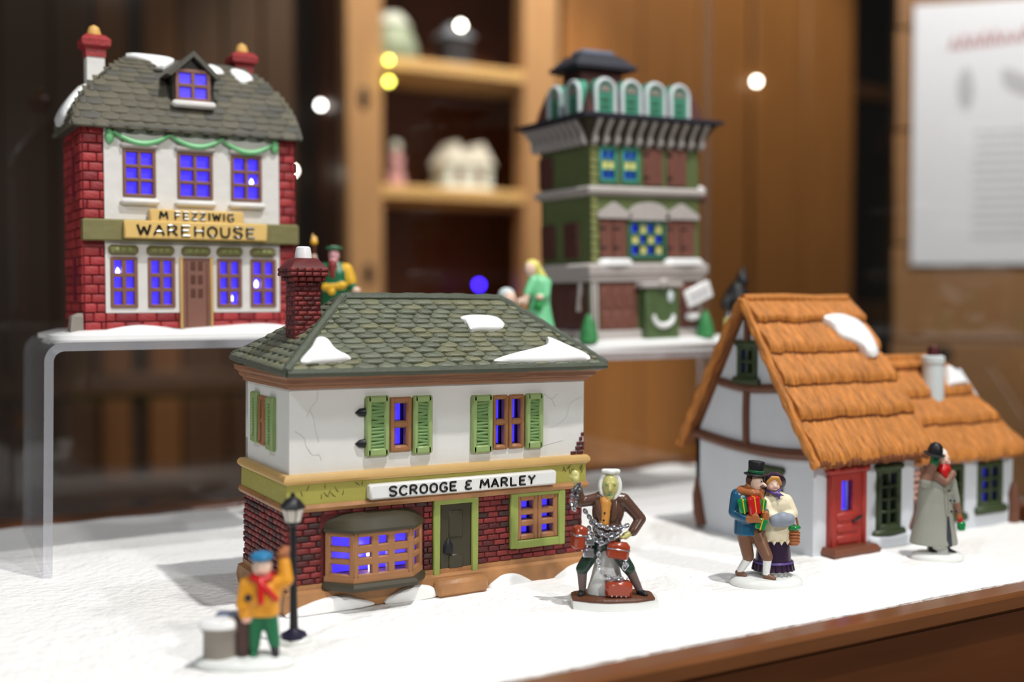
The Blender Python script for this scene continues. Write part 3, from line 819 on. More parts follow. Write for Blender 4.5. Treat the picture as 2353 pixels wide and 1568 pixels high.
def house_a(A):
    WX, WD = 17.6, 7.4
    # plinth
    pl = B()
    pl.loft([rect_ring(-0.3, WX + 0.3, -0.35, WD + 0.3, 0.0), rect_ring(-0.38, WX + 0.38, -0.42, WD + 0.35, 0.5), rect_ring(-0.3, WX + 0.3, -0.34, WD + 0.3, 1.0), rect_ring(-0.08, WX + 0.1, -0.12, WD + 0.1, 1.12), rect_ring(-0.1, WX + 0.1, -0.14, WD + 0.1, 1.36), rect_ring(0.1, WX - 0.1, 0.1, WD - 0.1, 1.4)])
    pl = pl.obj('plinth', 'tan_paint', A)
    B().box(7.9, 11.0, -1.0, 0.1, 0.0, 0.92, 0.2).obj('doorstep', 'tan_paint', A)
    for pts in ([(-0.3, 0.0), (1.0, 0.55), (2.6, 0.75), (3.6, 0.45), (4.4, 0.05), (2, -0.05)], [(5.1, 0.0), (5.9, 0.62), (7.0, 0.75), (7.8, 0.55), (7.9, 0.0)], [(11.3, 0.0), (11.9, 0.6), (12.7, 0.72), (13.4, 0.5), (13.9, 0.0)], [(15.6, 0.0), (16.2, 0.55), (17.0, 0.8), (18.0, 0.85), (18.1, 0.0)]):
        B().pillow(pts, lambda u, w, h: (u, -0.42 - h, w), 0.28, 40, 5, -0.1).obj('snow_drift', 'snow_paint', A)
    # brick ground floor
    bay = (2.0, 7.2, 1.75, 4.15); win = (13.25, 15.85, 2.5, 4.9)
    F = plane_front(0.0); L = plane_left(0.0)
    gw = wall(F[0], 0, WX, 1.3, 5.2, 0.35, [bay, win]); gw = wall(L[0], 0.35, WD, 1.3, 5.2, 0.35, [], b=gw)
    gw = wall(plane_right(WX)[0], 0.35, WD, 1.3, 5.2, 0.35, [], b=gw); gw = wall(plane_front(WD - 0.35)[0], 0, WX, 1.3, 5.2, 0.35, [], b=gw)
    gw = gw.obj('brick_wall', 'mortar_red', A)
    hb = [(1.72, 7.45, 1.2, 4.74), (8.0, 10.75, 1.0, 5.3), (12.75, 16.35, 1.95, 5.3)]
    trio = ['brick_red', 'brick_dark', 'brick_burnt']
    bricks(gw, F, 0.0, WX, 1.36, 5.14, 0.74, 0.315, hb, trio, 4, 0.1)
    bricks(gw, L, 0.0, WD, 1.36, 5.14, 0.62, 0.315, [], trio, 9, 0.1)
    # exposed bricks at the broken plaster corner
    bricks(gw, plane_front(0.06), 16.8, 17.74, 6.98, 8.3, 0.42, 0.27, [(16, 17.0, 7.25, 9), (16, 17.2, 7.5, 9), (16, 17.38, 7.78, 9), (16, 17.5, 8.05, 9)], ['brick_dark'], 5, 0.1)
    # upper plaster storey
    w1 = (5.6, 6.6, 8.05, 10.55); w2 = (11.8, 13.5, 7.8, 10.45); ws = (3.2, 4.7, 8.2, 10.5)
    uw = wall(plane_front(0.05)[0], 0.05, WX + 0.1, 6.9, 11.5, 0.4, [w1, w2]); uw = wall(plane_left(0.05)[0], 0.45, WD, 6.9, 11.5, 0.4, [ws], b=uw)
    uw = wall(plane_right(WX + 0.1)[0], 0.45, WD, 6.9, 11.5, 0.4, [], b=uw); uw = wall(plane_front(WD - 0.4)[0], 0.05, WX + 0.1, 6.9, 11.5, 0.4, [], b=uw)
    uw = uw.obj('plaster_wall', 'plaster', A)
    for pts in ([(1.55, 11.2), (1.5, 10.7), (1.15, 10.3), (1.3, 9.9), (1.4, 9.3), (1.6, 8.6)], [(1.15, 10.3), (0.95, 9.9)], [(0.35, 9.2), (0.8, 8.85), (0.95, 8.4), (1.15, 8.15)], [(0.95, 8.4), (1.25, 8.0), (1.6, 7.95), (1.75, 7.65)], [(15.0, 10.6), (15.5, 10.3), (15.9, 10.55)], [(15.5, 10.3), (15.75, 9.85)], [(17.6, 10.35), (16.8, 10.0), (16.6, 9.5), (16.4, 9.1), (15.8, 8.75), (15.3, 8.7)], [(14.6, 7.6), (15.4, 7.75), (16.3, 7.9)]):
        B().tube([(u, 0.05, w) for u, w, _ in curve([(p[0], p[1], 0) for p in pts], 16)], 0.022, 5).obj('crack', 'crack', A)
    # windows with shutters
    def shutter(T, u0, u1, w0, w1):
        b = B(T)
        fwk = min(0.32, (u1 - u0) * 0.27)
        b.box(u0, u0 + fwk, -0.28, 0.08, w0, w1, 0.09); b.box(u1 - fwk, u1, -0.28, 0.08, w0, w1, 0.09)
        b.box(u0 + 0.05, u1 - 0.05, -0.28, 0.08, w0, w0 + 0.42, 0.09); b.box(u0 + 0.05, u1 - 0.05, -0.28, 0.08, w1 - 0.36, w1, 0.09)
        b.box(u0 + 0.1, u1 - 0.1, -0.08, 0.08, w0 + 0.2, w1 - 0.2)
        sh = b.obj('shutter', 'shutter_green', A)
        n = 13; rng = random.Random(int(u0 * 50))
        for i in range(n):
            wc = w0 + 0.42 + (w1 - w0 - 0.78) * (i + 0.5) / n; s = rng.uniform(-0.05, 0.05)
            B(T).tube([(u0 + fwk - 0.03, -0.13, wc + s), ((u0 + u1) / 2, -0.16, wc), (u1 - fwk + 0.03, -0.13, wc - s)], 0.092, 6).obj('slat', 'louver_green', sh)
    TF, TL = plane_front(0.05)[0], plane_left(0.05)[0]
    shutter(TF, 4.1, 5.42, 7.7, 10.85); shutter(TF, 6.78, 7.92, 7.68, 10.78)
    muntins(TF, 5.44, 6.76, 7.84, 10.74, 1, 2, 0.34, 0.36, -0.18, 0.4, bev=0.1).obj('window_frame', 'frame_brown', A)
    shutter(TF, 10.3, 11.6, 7.52, 10.68); shutter(TF, 13.72, 14.85, 7.56, 10.66)
    muntins(TF, 11.62, 12.66, 7.6, 10.64, 1, 2, 0.26, 0.34, -0.14, 0.4, bev=0.1).obj('window_frame', 'frame_brown', A)
    muntins(TF, 12.66, 13.7, 7.6, 10.64, 1, 2, 0.26, 0.34, -0.14, 0.4, bev=0.1).obj('window_frame', 'frame_brown', A)
    shutter(TL, 2.1, 3.1, 7.95, 10.75); shutter(TL, 4.8, 5.75, 8.1, 10.85)
    muntins(TL, 3.1, 3.95, 8.05, 10.7, 1, 2, 0.24, 0.3, -0.14, 0.4, bev=0.08).obj('window_frame', 'frame_brown', A)
    muntins(TL, 3.95, 4.8, 8.05, 10.7, 1, 2, 0.24, 0.3, -0.14, 0.4, bev=0.08).obj('window_frame', 'frame_brown', A)
    for w in (10.02, 8.4):
        B().lathe([(0.0, -0.45), (0.2, -0.2), (0.23, 0.1), (0.1, 0.2)], (0, 0, 0), 10).obj('hinge', 'iron_black', A).matrix_basis = basis((0, 0, 1), (0, 1, 0), (1, 0, 0), (3.98, -0.02, w), (1, 0.8, 1))
    # fascia band with sign
    def ring(o, z): return rect_ring(-o, WX + o, -o, WD + o, z)
    B().loft([ring(0.0, 5.08), ring(0.22, 5.1), ring(0.3, 5.28), ring(0.22, 5.46), ring(0.0, 5.5)]).obj('lower_moulding', 'tan_paint', A)
    ob = B().loft([ring(0.02, 5.4), ring(0.16, 5.42), ring(0.14, 6.6), ring(0.02, 6.62)]).obj('fascia_band', 'olive_paint', A)
    B().loft([ring(0.0, 6.5), ring(0.2, 6.52), ring(0.34, 6.68), ring(0.34, 6.84), ring(0.22, 7.0), ring(0.0, 7.02)]).obj('upper_moulding', 'gold_paint', A)
    rng = random.Random(2)
    b = B()
    for u0, u1 in ((0.6, 3.9), (15.9, 17.5)):
        for k in range(11):
            u = rng.uniform(u0, u1); w = rng.uniform(5.6, 6.3); a = rng.uniform(-0.3, 0.3)
            b.tube([(u, -0.155, w), (u + a * 0.5, -0.165, w + 0.1), (u + a, -0.155, min(6.45, w + 0.28))], [0.012, 0.022, 0.012], 5)
    b.obj('scratches', 'etch', A)
    sg = B().box(4.15, 15.5, -0.62, 0.0, 5.5, 6.3, 0.1).obj('sign_board', 'sign_white', A)
    letters('SCROOGE & MARLEY', 5.2, 14.05, 5.66, 0.46, lambda u, d, w: (u, -0.63, w), 0.062).obj('lettering', 'black_gloss', sg)
    # bay window
    def bayring(o, z): return [(1.85 - o * 0.4, 0.1, z), (1.85 - o * 0.4, -0.15 - o * 0.4, z), (3.0 - o * 0.5, -1.3 - o, z), (6.25 + o * 0.5, -1.3 - o, z), (7.35 + o * 0.4, -0.15 - o * 0.4, z), (7.35 + o * 0.4, 0.1, z)]
    B().loft([bayring(0.0, 4.0), bayring(0.14, 4.02), bayring(0.16, 4.18), bayring(-0.12, 4.36), bayring(-0.5, 4.6), bayring(-0.9, 4.8), bayring(-1.15, 4.86)]).obj('bay_roof', 'awning_olive', A)
    B().loft([bayring(0.0, 1.05), bayring(0.28, 1.08), bayring(0.34, 1.28), bayring(0.22, 1.45), bayring(0.0, 1.5)]).obj('bay_sill', 'awning_olive', A)
    B().loft([bayring(-0.05, 1.45), bayring(0.05, 1.47), bayring(0.02, 1.72), bayring(-0.2, 1.76)]).obj('bay_base', 'frame_brown', A)
    def seg(p, q):
        d = Vector((q[0] - p[0], q[1] - p[1], 0)); Ln = d.length; d.normalize(); nn = Vector((-d.y, d.x, 0))
        return (lambda u, dd, w: (p[0] + d.x * u + nn.x * dd, p[1] + d.y * u + nn.y * dd, w)), Ln
    T1, l1 = seg((1.85, -0.15), (3.0, -1.3)); T2, l2 = seg((3.0, -1.3), (6.25, -1.3)); T3, l3 = seg((6.25, -1.3), (7.35, -0.15))
    muntins(T1, 0, l1, 1.6, 4.08, 1, 3, 0.3, 0.3, 0.0, 0.35, bev=0.06).obj('bay_frame', 'frame_brown', A)
    muntins(T2, -0.02, l2 + 0.02, 1.6, 4.08, 3, 3, 0.3, 0.42, 0.0, 0.4, bev=0.06).obj('bay_frame', 'frame_brown', A)
    muntins(T3, 0, l3, 1.6, 4.08, 1, 3, 0.3, 0.3, 0.0, 0.35, bev=0.06).obj('bay_frame', 'frame_brown', A)
    # door
    TB = plane_front(0.0)[0]
    df = B(TB); df.box(8.0, 8.42, -0.2, 0.2, 0.85, 5.15, 0.06); df.box(10.32, 10.74, -0.2, 0.2, 0.85, 5.15, 0.06); df.box(8.02, 10.72, -0.19, 0.2, 4.84, 5.14, 0.02)
    df.obj('door_frame', 'trim_lime', A)
    d_ = B(TB).box(8.4, 10.34, -0.1, 0.25, 0.88, 4.92, 0.08).obj('door', 'door_olive', A)
    B(TB).box(8.92, 9.8, -0.17, 0.0, 3.0, 4.5, 0.07).obj('door_panel', 'door_olive', d_)
    B(TB).box(8.92, 9.84, -0.17, 0.0, 1.3, 2.1, 0.07).obj('door_panel', 'door_olive', d_)
    B().lathe([(0.0, -0.4), (0.3, -0.3), (0.32, 0.05), (0.12, 0.4), (0, 0.5)], (8.9, -0.16, 2.5), 12, 0.9, 0.45).obj('knocker', 'iron_black', d_)
    # small-paned window
    wf = B(TB); wf.box(12.75, 13.25, -0.22, 0.2, 2.0, 5.1, 0.06); wf.box(15.9, 16.36, -0.22, 0.2, 1.95, 5.1, 0.06); wf.box(13.1, 16.0, -0.2, 0.2, 1.97, 2.42, 0.04); wf.box(13.1, 16.0, -0.18, 0.2, 4.88, 5.1, 0.04)
    wf.obj('window_surround', 'trim_lime', A)
    muntins(TB, 13.22, 14.58, 2.42, 4.92, 1, 3, 0.3, 0.34, -0.1, 0.45, bev=0.06).obj('window_frame', 'frame_brown', A)
    muntins(TB, 14.58, 15.92, 2.42, 4.92, 1, 3, 0.3, 0.34, -0.1, 0.45, bev=0.06).obj('window_frame', 'frame_brown', A)
    # cornice and roof
    def off(a, z): return rect_ring(-a * 0.5, WX + 0.15 + a * 0.85, -a, WD + a * 0.8, z)
    B().loft([off(0.0, 11.3), off(0.12, 11.32), off(0.2, 11.52), off(0.42, 11.6), off(0.5, 11.82), off(0.8, 11.95), off(0.86, 12.2), off(0.3, 12.22)]).obj('cornice', 'cornice_paint', A)
    ex0, ex1, ey0, ey1, ez, bz = -0.42, 18.5, -1.0, 8.3, 12.22, 12.6
    rx0, rx1, ry, rz = 4.3, 14.05, 3.6, 15.95
    rf = B(); e = [(ex0, ey0, ez), (ex1, ey0, ez), (ex1, ey1, ez), (ex0, ey1, bz), (rx0, ry, rz), (rx1, ry, rz)]
    e2 = [(x, y, zz - 0.2) for x, y, zz in e[:4]]
    rf.add(e + e2, [(0, 1, 5, 4), (1, 2, 5), (2, 3, 4, 5), (3, 0, 4), (6, 7, 1, 0), (7, 8, 2, 1), (8, 9, 3, 2), (9, 6, 0, 3), (9, 8, 7, 6)])
    rf = rf.obj('roof', 'slate_base', A)
    def slope(P0, P1, Q0, Q1, rows, w, seed, ln=1.5, t1=0.94, th=0.22):
        P0, P1, Q0, Q1 = map(Vector, (P0, P1, Q0, Q1)); rng = random.Random(seed)
        U = (P1 - P0).normalized(); V = (Q0 - P0); V = (V - U * V.dot(U)); SL = V.length; V.normalize(); N = U.cross(V)
        for i in range(rows):
            t = 0.015 + i / rows * t1
            a, c = P0.lerp(Q0, t), P1.lerp(Q1, t)
            shingle_row(rf, a + N * 0.02 + V * 0.15, c + N * 0.02 + V * 0.15, V, N, w, SL / rows * ln, th, ['slate_green', 'slate_olive'], rng, 0.5 * (i % 2))
    slope((ex0, ey0, ez), (ex1, ey0, ez), (rx0, ry, rz), (rx1, ry, rz), 14, 1.12, 5)
    slope((ex0, ey1, bz), (ex0, ey0, ez), (rx0, ry, rz), (rx0 + 0.01, ry - 0.01, rz), 12, 0.85, 6)
    def roll(pts, r): 
        q = curve(pts, 26); rng = random.Random(1)
        B().tube(q, [r * (1 + rng.uniform(-0.1, 0.1)) for _ in q], 8).obj('ridge_roll', 'slate_roll', rf)
    roll([(ex0, ey0, ez), ((ex0 + rx0) / 2, (ey0 + ry) / 2, (ez + rz) / 2 + 0.05), (rx0, ry, rz)], 0.3)
    roll([(ex0, ey1, bz), ((ex0 + rx0) / 2, (ey1 + ry) / 2, (ez + rz) / 2 + 0.05), (rx0, ry, rz)], 0.26)
    roll([(ex1, ey0, ez), ((ex1 + rx1) / 2, (ey0 + ry) / 2, (ez + rz) / 2 + 0.05), (rx1, ry, rz)], 0.28)
    roll([(ex1, ey1, ez), (rx1, ry, rz)], 0.26)
    roll([(rx0, ry, rz), ((rx0 + rx1) / 2, ry, rz + 0.03), (rx1, ry, rz)], 0.27)
    roll([(ex0, ey0, ez - 0.02), (8, ey0 - 0.05, ez - 0.04), (ex1, ey0, ez - 0.02)], 0.23)
    roll([(ex0, ey0, ez - 0.02), (ex0 - 0.03, 3.5, (ez + bz) / 2 - 0.05), (ex0, ey1, bz - 0.02)], 0.22)
    Vv = Vector((0, ry - ey0, rz - ez)).normalized(); Nn = Vector((0, -Vv.z, Vv.y))
    def onroof(u, v, h): p = Vector((u, ey0, ez)) + Vv * v + Nn * (0.15 + h); return tuple(p)
    for pts, h in (([(0.35, 0.5), (1.6, 0.44), (3.0, 0.62), (2.75, 0.95), (2.42, 1.4), (2.2, 2.2), (1.72, 2.32), (1.2, 1.6)], 0.3), ([(10.63, 3.95), (11.78, 4.08), (12.85, 3.9), (13.16, 3.36), (12.66, 2.87), (11.6, 2.84), (10.85, 2.86), (10.8, 3.4)], 0.3), ([(11.22, 0.22), (12.3, 0.68), (13.46, 0.98), (14.9, 1.4), (15.25, 1.75), (15.45, 2.15), (15.9, 1.9), (16.56, 1.35), (17.4, 0.66), (17.35, 0.2), (16.5, 0.18), (14.37, 0.12)], 0.32)):
        B().pillow(pts, onroof, h, 60, 6, -0.12).obj('snow_patch', 'snow_paint', rf)
    # chimney
    cx, cy = 1.85, 3.1
    def sq(r, z): return rect_ring(cx - r, cx + r, cy - r, cy + r, z)
    ch = B().loft([sq(0.74, 12.9), sq(0.68, 16.7), sq(0.85, 16.95), sq(1.02, 17.2), sq(1.02, 17.45), sq(0.62, 17.95), sq(0.5, 18.0)]).obj('chimney', 'mortar_red', A)
    bricks(ch, plane_front(cy - 0.66), cx - 0.74, cx + 0.74, 13.2, 16.75, 0.5, 0.25, [], ['brick_red', 'brick_dark'], 3, 0.08)
    bricks(ch, plane_left(cx - 0.66), cy - 0.74, cy + 0.74, 13.2, 16.75, 0.36, 0.25, [], ['brick_dark', 'brick_red'], 4, 0.08)
    for r, z0, z1 in ((0.9, 16.75, 17.02), (1.03, 17.02, 17.27), (1.03, 17.27, 17.5)):
        bricks(ch, plane_front(cy - r + 0.02), cx - r - 0.03, cx + r + 0.03, z0, z1, 0.42, 0.25, [], ['brick_red', 'brick_dark'], 7, 0.08)
        bricks(ch, plane_left(cx - r + 0.02), cy - r - 0.03, cy + r + 0.03, z0, z1, 0.34, 0.25, [], ['brick_dark', 'brick_red'], 8, 0.08)
    B().lathe([(0.46, 17.9), (0.44, 18.2), (0.38, 18.55), (0.3, 18.62), (0.02, 18.62)], (cx, cy, 0), 18).obj('chimney_pot', 'snow_paint', ch)
    def reveal(T_, *a): muntins(T_, *a, bev=0.0).obj('window_reveal', 'reveal_shade', A)
    reveal(TF, 5.44, 6.76, 7.84, 10.74, 1, 2, 0.34, 0.34, 0.4, 0.7)
    for a in (11.62, 12.66): reveal(TF, a, a + 1.04, 7.6, 10.64, 1, 2, 0.3, 0.32, 0.4, 0.58)
    for a in (13.22, 14.58): reveal(TB, a, a + 1.36, 2.42, 4.92, 1, 3, 0.3, 0.32, 0.45, 0.68)
    for a in (3.1, 3.95): reveal(TL, a, a + 0.85, 8.05, 10.7, 1, 2, 0.24, 0.28, 0.4, 0.9)
    for T_, u0, u1, w0, w1, d in ((TF, 5.5, 6.7, 7.9, 10.7, 0.72), (TF, 11.7, 13.6, 7.7, 10.6, 0.6), (TB, 13.1, 16.0, 2.4, 5.0, 0.7), (TB, 1.9, 7.3, 1.7, 4.2, 0.55)):
        glow_sheet(A, T_, u0, u1, w0, w1, d)
    bulb_inside(A, (4.4, -0.45, 2.7), 0.006)
    B().lathe([(0.12, 1.7), (0.16, 2.3), (0.24, 2.6), (0.2, 2.9), (0.03, 3.05)], (4.35, -0.25, 0), 12).obj('light_bulb', 'led_bulb', A)
house_a(A)

# ------------------------------------------------------------------ red brick warehouse on the left riser
Fz = thing('ceramic_building', 'tall red brick ceramic warehouse with yellow signs and a curved slate roof', 'ceramic building', (11.7, 71.5, 13.36))
def house_f(A):
    WX, WD = 13.1, 6.0
    B().pillow([(-1.4, -0.7), (3, -1.0), (9, -0.9), (13.9, -0.8), (14.1, 3), (13.8, 6.6), (6, 6.8), (-1.2, 6.6), (-1.7, 3)], lambda x, y, h: (x, y, h), 0.62, 60, 5, 0.0).obj('snow_base', 'snow_paint', A)
    B().pillow([(-0.2, 0.3), (3.0, 0.85), (5.2, 0.6), (8.2, 0.75), (11, 0.85), (13.3, 0.5), (13.3, 0.2), (6, 0.2), (0, 0.2)], lambda u, w, h: (u, -0.12 - h, w), 0.3, 60, 5, -0.1).obj('snow_drift', 'snow_paint', A)
    B().loft([rect_ring(-0.85, -0.1, -0.3, 0.8, 0.3), rect_ring(-0.75, -0.1, -0.25, 0.7, 1.4), rect_ring(-0.35, -0.1, 0.0, 0.5, 1.6)]).obj('corner_stone', 'stone_grey', A)
    uw = [(2.4, 4.15, 8.75, 11.45), (5.65, 7.65, 8.75, 11.45), (9.0, 10.8, 8.75, 11.45)]
    lw = [(1.6, 3.0, 2.0, 4.9), (3.8, 5.25, 2.0, 4.9), (8.05, 9.45, 2.0, 4.9), (10.2, 11.7, 2.0, 4.9)]
    F, L = plane_front(0.0), plane_left(0.0)
    bw = wall(F[0], 0, WX, 0.4, 13.0, 0.3, uw + lw)
    for T, u0, u1, h in ((L[0], 0.3, WD, [(2.0, 3.6, 8.8, 11.3), (2.0, 3.6, 2.4, 4.9)]), (plane_right(WX)[0], 0.3, WD, []), (plane_front(WD - 0.3)[0], 0, WX, [])):
        bw = wall(T, u0, u1, 0.4, 13.0, 0.3, h, b=bw)
    bw = bw.obj('brick_wall', 'mortar_warm', A)
    two = ['brick_warm', 'brick_warm_dark']
    beam = (-1, 14, 5.95, 7.25)
    bricks(bw, F, 0.0, 1.22, 0.5, 12.9, 0.9, 0.56, [beam], two, 1, 0.16)
    bricks(bw, F, 12.05, WX, 0.5, 12.9, 0.9, 0.56, [beam], two, 2, 0.16)
    bricks(bw, F, 1.22, 12.05, 0.5, 1.62, 1.15, 0.56, [(5.6, 7.7, 0, 3)], two, 3, 0.16)
    bricks(bw, L, 0.0, WD, 0.5, 12.9, 0.95, 0.56, [(1.8, 3.8, 8.5, 11.5), (1.8, 3.8, 2.2, 5.1)], two, 4, 0.14)
    bricks(bw, plane_right(WX), 0.0, WD, 0.5, 12.9, 0.95, 0.56, [], two, 5, 0.14)
    # stucco front
    st = wall(plane_front(-0.16)[0], 1.22, 12.05, 1.6, 12.9, 0.16, uw + lw + [(5.62, 7.68, 0, 4.98)])
    st.obj('stucco_front', 'ivory', A)
    T = plane_front(-0.16)[0]
    for (u0, u1, w0, w1) in uw:
        muntins(T, u0 - 0.1, u1 + 0.1, w0 - 0.1, w1 + 0.1, 2, 3, 0.2, 0.22, -0.12, 0.35, bev=0.05).obj('window_frame', 'frame_mauve', A)
        B(T).box(u0 - 0.25, u1 + 0.25, -0.3, 0.1, 11.56, 11.95, 0.14).obj('window_hood', 'stone_band', A)
        B(T).box(u0 - 0.28, u1 + 0.28, -0.38, 0.1, 8.15, 8.56, 0.16).obj('window_sill', 'ivory', A)
    for (u0, u1, w0, w1) in lw:
        muntins(T, u0 - 0.1, u1 + 0.1, w0 - 0.1, w1 + 0.1, 2, 3, 0.22, 0.26, -0.1, 0.35, bev=0.05).obj('window_frame', 'frame_mauve', A)
    for k, (u0, u1) in enumerate(((1.4, 3.15), (3.65, 5.3), (5.75, 7.55), (7.95, 9.6), (10.1, 11.75))):
        p = B(T).box(u0, u1, -0.26, 0.1, 5.12, 5.72, 0.16).obj('carved_panel', 'beam_olive', A)
        for q in range(3):
            B(T).ell((u0 + (u1 - u0) * (0.28 + 0.22 * q), -0.26, 5.42), (0.2, 0.1, 0.16), 10, 6).obj('boss', 'tower_quoin', p)
    d = B(T).box(5.68, 7.62, -0.08, 0.3, 0.5, 5.0, 0.06).obj('door', 'frame_mauve', A)
    B(T).box(5.62, 5.8, -0.2, 0.2, 0.5, 5.05, 0.05).obj('door_post', 'gold_paint', d); B(T).box(7.5, 7.68, -0.2, 0.2, 0.5, 5.05, 0.05).obj('door_post', 'gold_paint', d)
    for i in range(2):
        for j in range(3):
            B(T).box(6.28 + 0.45 * i, 6.6 + 0.45 * i, -0.11, 0.0, 2.5 + 0.85 * j, 3.1 + 0.85 * j, 0.04).obj('door_panel', 'hair_brown', d)
    for u in (6.05, 7.3): B(T).box(u - 0.03, u + 0.03, -0.11, 0.0, 0.7, 4.7, 0.02).obj('groove', 'hair_brown', d)
    B().loft([rect_ring(-0.05, WX + 0.05, -0.5, 0.2, 5.95), rect_ring(-0.1, WX + 0.1, -0.62, 0.2, 6.02), rect_ring(-0.1, WX + 0.1, -0.62, 0.2, 7.15), rect_ring(0, WX, -0.5, 0.2, 7.25)]).obj('fascia_beam', 'beam_olive', A)
    s1 = B().box(2.2, 11.0, -0.98, -0.4, 6.1, 7.2, 0.08).obj('sign_board', 'sign_yellow', A)
    letters('WAREHOUSE', 2.95, 10.2, 6.34, 0.6, lambda u, dd, w: (u, -0.99, w), 0.075, -0.006).obj('lettering', 'black_gloss', s1)
    s2 = B().box(3.75, 9.5, -0.85, -0.3, 7.15, 7.92, 0.07).obj('sign_board', 'sign_yellow', A)
    letters('M FEZZIWIG', 4.3, 8.85, 7.34, 0.44, lambda u, dd, w: (u, -0.86, w), 0.065, -0.004).obj('lettering', 'black_gloss', s2)
    # garland
    for u0, u1 in ((1.75, 5.1), (5.1, 8.4), (8.4, 11.6)):
        pts = [(u0 + (u1 - u0) * k / 14, -0.38, 12.5 - 0.62 * math.sin(math.pi * k / 14) - (0.15 if u1 > 11 else 0)) for k in range(15)]
        B().tube(pts, [0.08 + 0.12 * math.sin(math.pi * k / 14) for k in range(15)], 8).obj('garland', 'garland_green', A)
    for u in (1.55, 11.75):
        B().lathe([(0.03, 0.45), (0.16, 0.3), (0.27, -0.1), (0.24, -0.4), (0.02, -0.6)], (u, -0.3, 12.35), 10, 1, 0.7).obj('garland_drop', 'garland_green', A)
    for k in range(10):
        B().ell((1.6 + 1.15 * k, -0.2, 12.72), (0.25, 0.22, 0.2), 10, 6).obj('dentil', 'slate_ash', A)
    # curved hip roof
    def inset(t):     # t 0..1 up the roof: how far in, how high
        a = 0.5 * math.pi * t
        return 1 - math.cos(a) * (1 - 0.12 * t), 12.85 + 4.85 * math.sin(a * 0.92) / math.sin(0.5 * math.pi * 0.92)
    def ring(t):
        k, zz = inset(t)
        return (-0.6 + 4.0 * ((zz - 12.85) / 4.85) ** 1.65, 13.5 - 3.9 * k, -0.5 + 3.0 * ((zz - 12.85) / 4.85) ** 1.1, 6.3 - 2.9 * k, zz)
    rings = [rect_ring(-0.2, 13.2, -0.2, 6.1, 12.7)] + [rect_ring(*ring(k / 14)) for k in range(15)]
    rf = B().loft(rings).obj('roof', 'slate_brown_base', A)
    rng = random.Random(8); n = 13
    sk = lambda p: 5.1 < p.x < 8.1 and p.z > 14.3
    for i in range(n):
        t0, t1 = i / (n + 0.6) * 0.9, (i + 1) / (n + 0.6) * 0.9
        r0, r1 = ring(t0), ring(t1)
        a = Vector((r0[0], r0[2], r0[4])); c = Vector((r0[1], r0[2], r0[4])); V = Vector((0, r1[2] - r0[2], r1[4] - r0[4])); ln = V.length * 1.75; N = Vector((0, -V.z, V.y)).normalized()
        shingle_row(rf, a + N * 0.05 + V * 0.35, c + N * 0.05 + V * 0.35, V, N, 1.05, ln, 0.13, ['slate_brown', 'slate_ash'], rng, 0.5 * (i % 2), skip=sk, lift=0.08, edge=0.6)
        a = Vector((r0[0], r0[3], r0[4])); c = Vector((r0[0], r0[2], r0[4])); V = Vector((r1[0] - r0[0], 0, r1[4] - r0[4])); N = Vector((-V.z, 0, V.x)).normalized()
        if i < 9: shingle_row(rf, a + N * 0.05 + V * 0.35, c + N * 0.05 + V * 0.35, V, N, 1.0, V.length * 1.75, 0.13, ['slate_brown', 'slate_ash'], rng, 0.5 * (i % 2), lift=0.08, edge=0.6)
    B().tube(curve([(-0.6, -0.5, 12.86), (6.5, -0.56, 12.82), (13.5, -0.5, 12.86)], 20), 0.18, 8).obj('eave_roll', 'slate_ash', rf)
    B().tube(curve([(-0.6, -0.5, 12.86), (-0.65, 3, 12.82), (-0.6, 6.3, 12.86)], 12), 0.18, 8).obj('eave_roll', 'slate_ash', rf)
    def onr(u, v, h):
        t = 0.62 + 0.33 * v; r = ring(t); return (u, r[2] - 0.3 * h, r[4] + 0.12 + h)
    B().pillow([(3.1, 0.9), (4.6, 1.0), (6, 0.85), (5.6, 0.35), (4.9, 0.1), (4.3, 0.5)], onr, 0.16, 40, 4, -0.1).obj('snow_patch', 'snow_paint', rf)
    B().pillow([(8.2, 0.6), (8.9, 0.4), (9.1, 0.1), (8.4, 0.05)], onr, 0.16, 40, 4, -0.1).obj('snow_patch', 'snow_paint', rf)
    B().pillow([(9.6, 0.4), (10.4, 0.35), (11.0, 0.0), (10.6, -0.25), (9.9, -0.15)], onr, 0.2, 40, 4, -0.1).obj('snow_patch', 'snow_paint', rf)
    def onl(u, v, h):
        r = ring(v); return (r[0] - 0.15 - h, u, r[4] + 0.1 + h * 0.3)
    B().pillow([(1.6, 0.05), (4.2, 0.04), (4.0, 0.3), (3, 0.42), (2.0, 0.3)], onl, 0.3, 40, 4, -0.1).obj('snow_patch', 'snow_paint', rf)
    # dormer
    dm = B()
    dm.prism([(5.45, 14.3), (7.85, 14.3), (7.85, 16.75), (6.65, 17.55), (5.45, 16.75)], 0.25, 3.0)
    dm = dm.obj('dormer', 'slate_brown_base', A)
    for sgn, x0, x1 in ((-1, 4.95, 6.65), (1, 8.35, 6.65)):
        B().prism([(x0, 16.3), (x1, 17.85), (x1, 17.5), (x0 + sgn * -0.3, 16.2)], -0.25, 3.2).obj('dormer_roof', 'slate_ash', dm)
    B().box(5.7, 7.6, 0.22, 0.27, 14.85, 16.7).obj('dormer_glow', 'glow_dormer', dm)  # glowing sheet in place of a lit attic behind the dormer
    muntins(plane_front(0.0)[0], 5.55, 7.75, 14.72, 16.75, 2, 2, 0.26, 0.24, 0, 0.24, bev=0.05).obj('window_frame', 'frame_mauve', dm)
    B().box(5.3, 8.0, -0.35, 0.4, 14.32, 14.75, 0.14).obj('window_sill', 'ivory', dm)
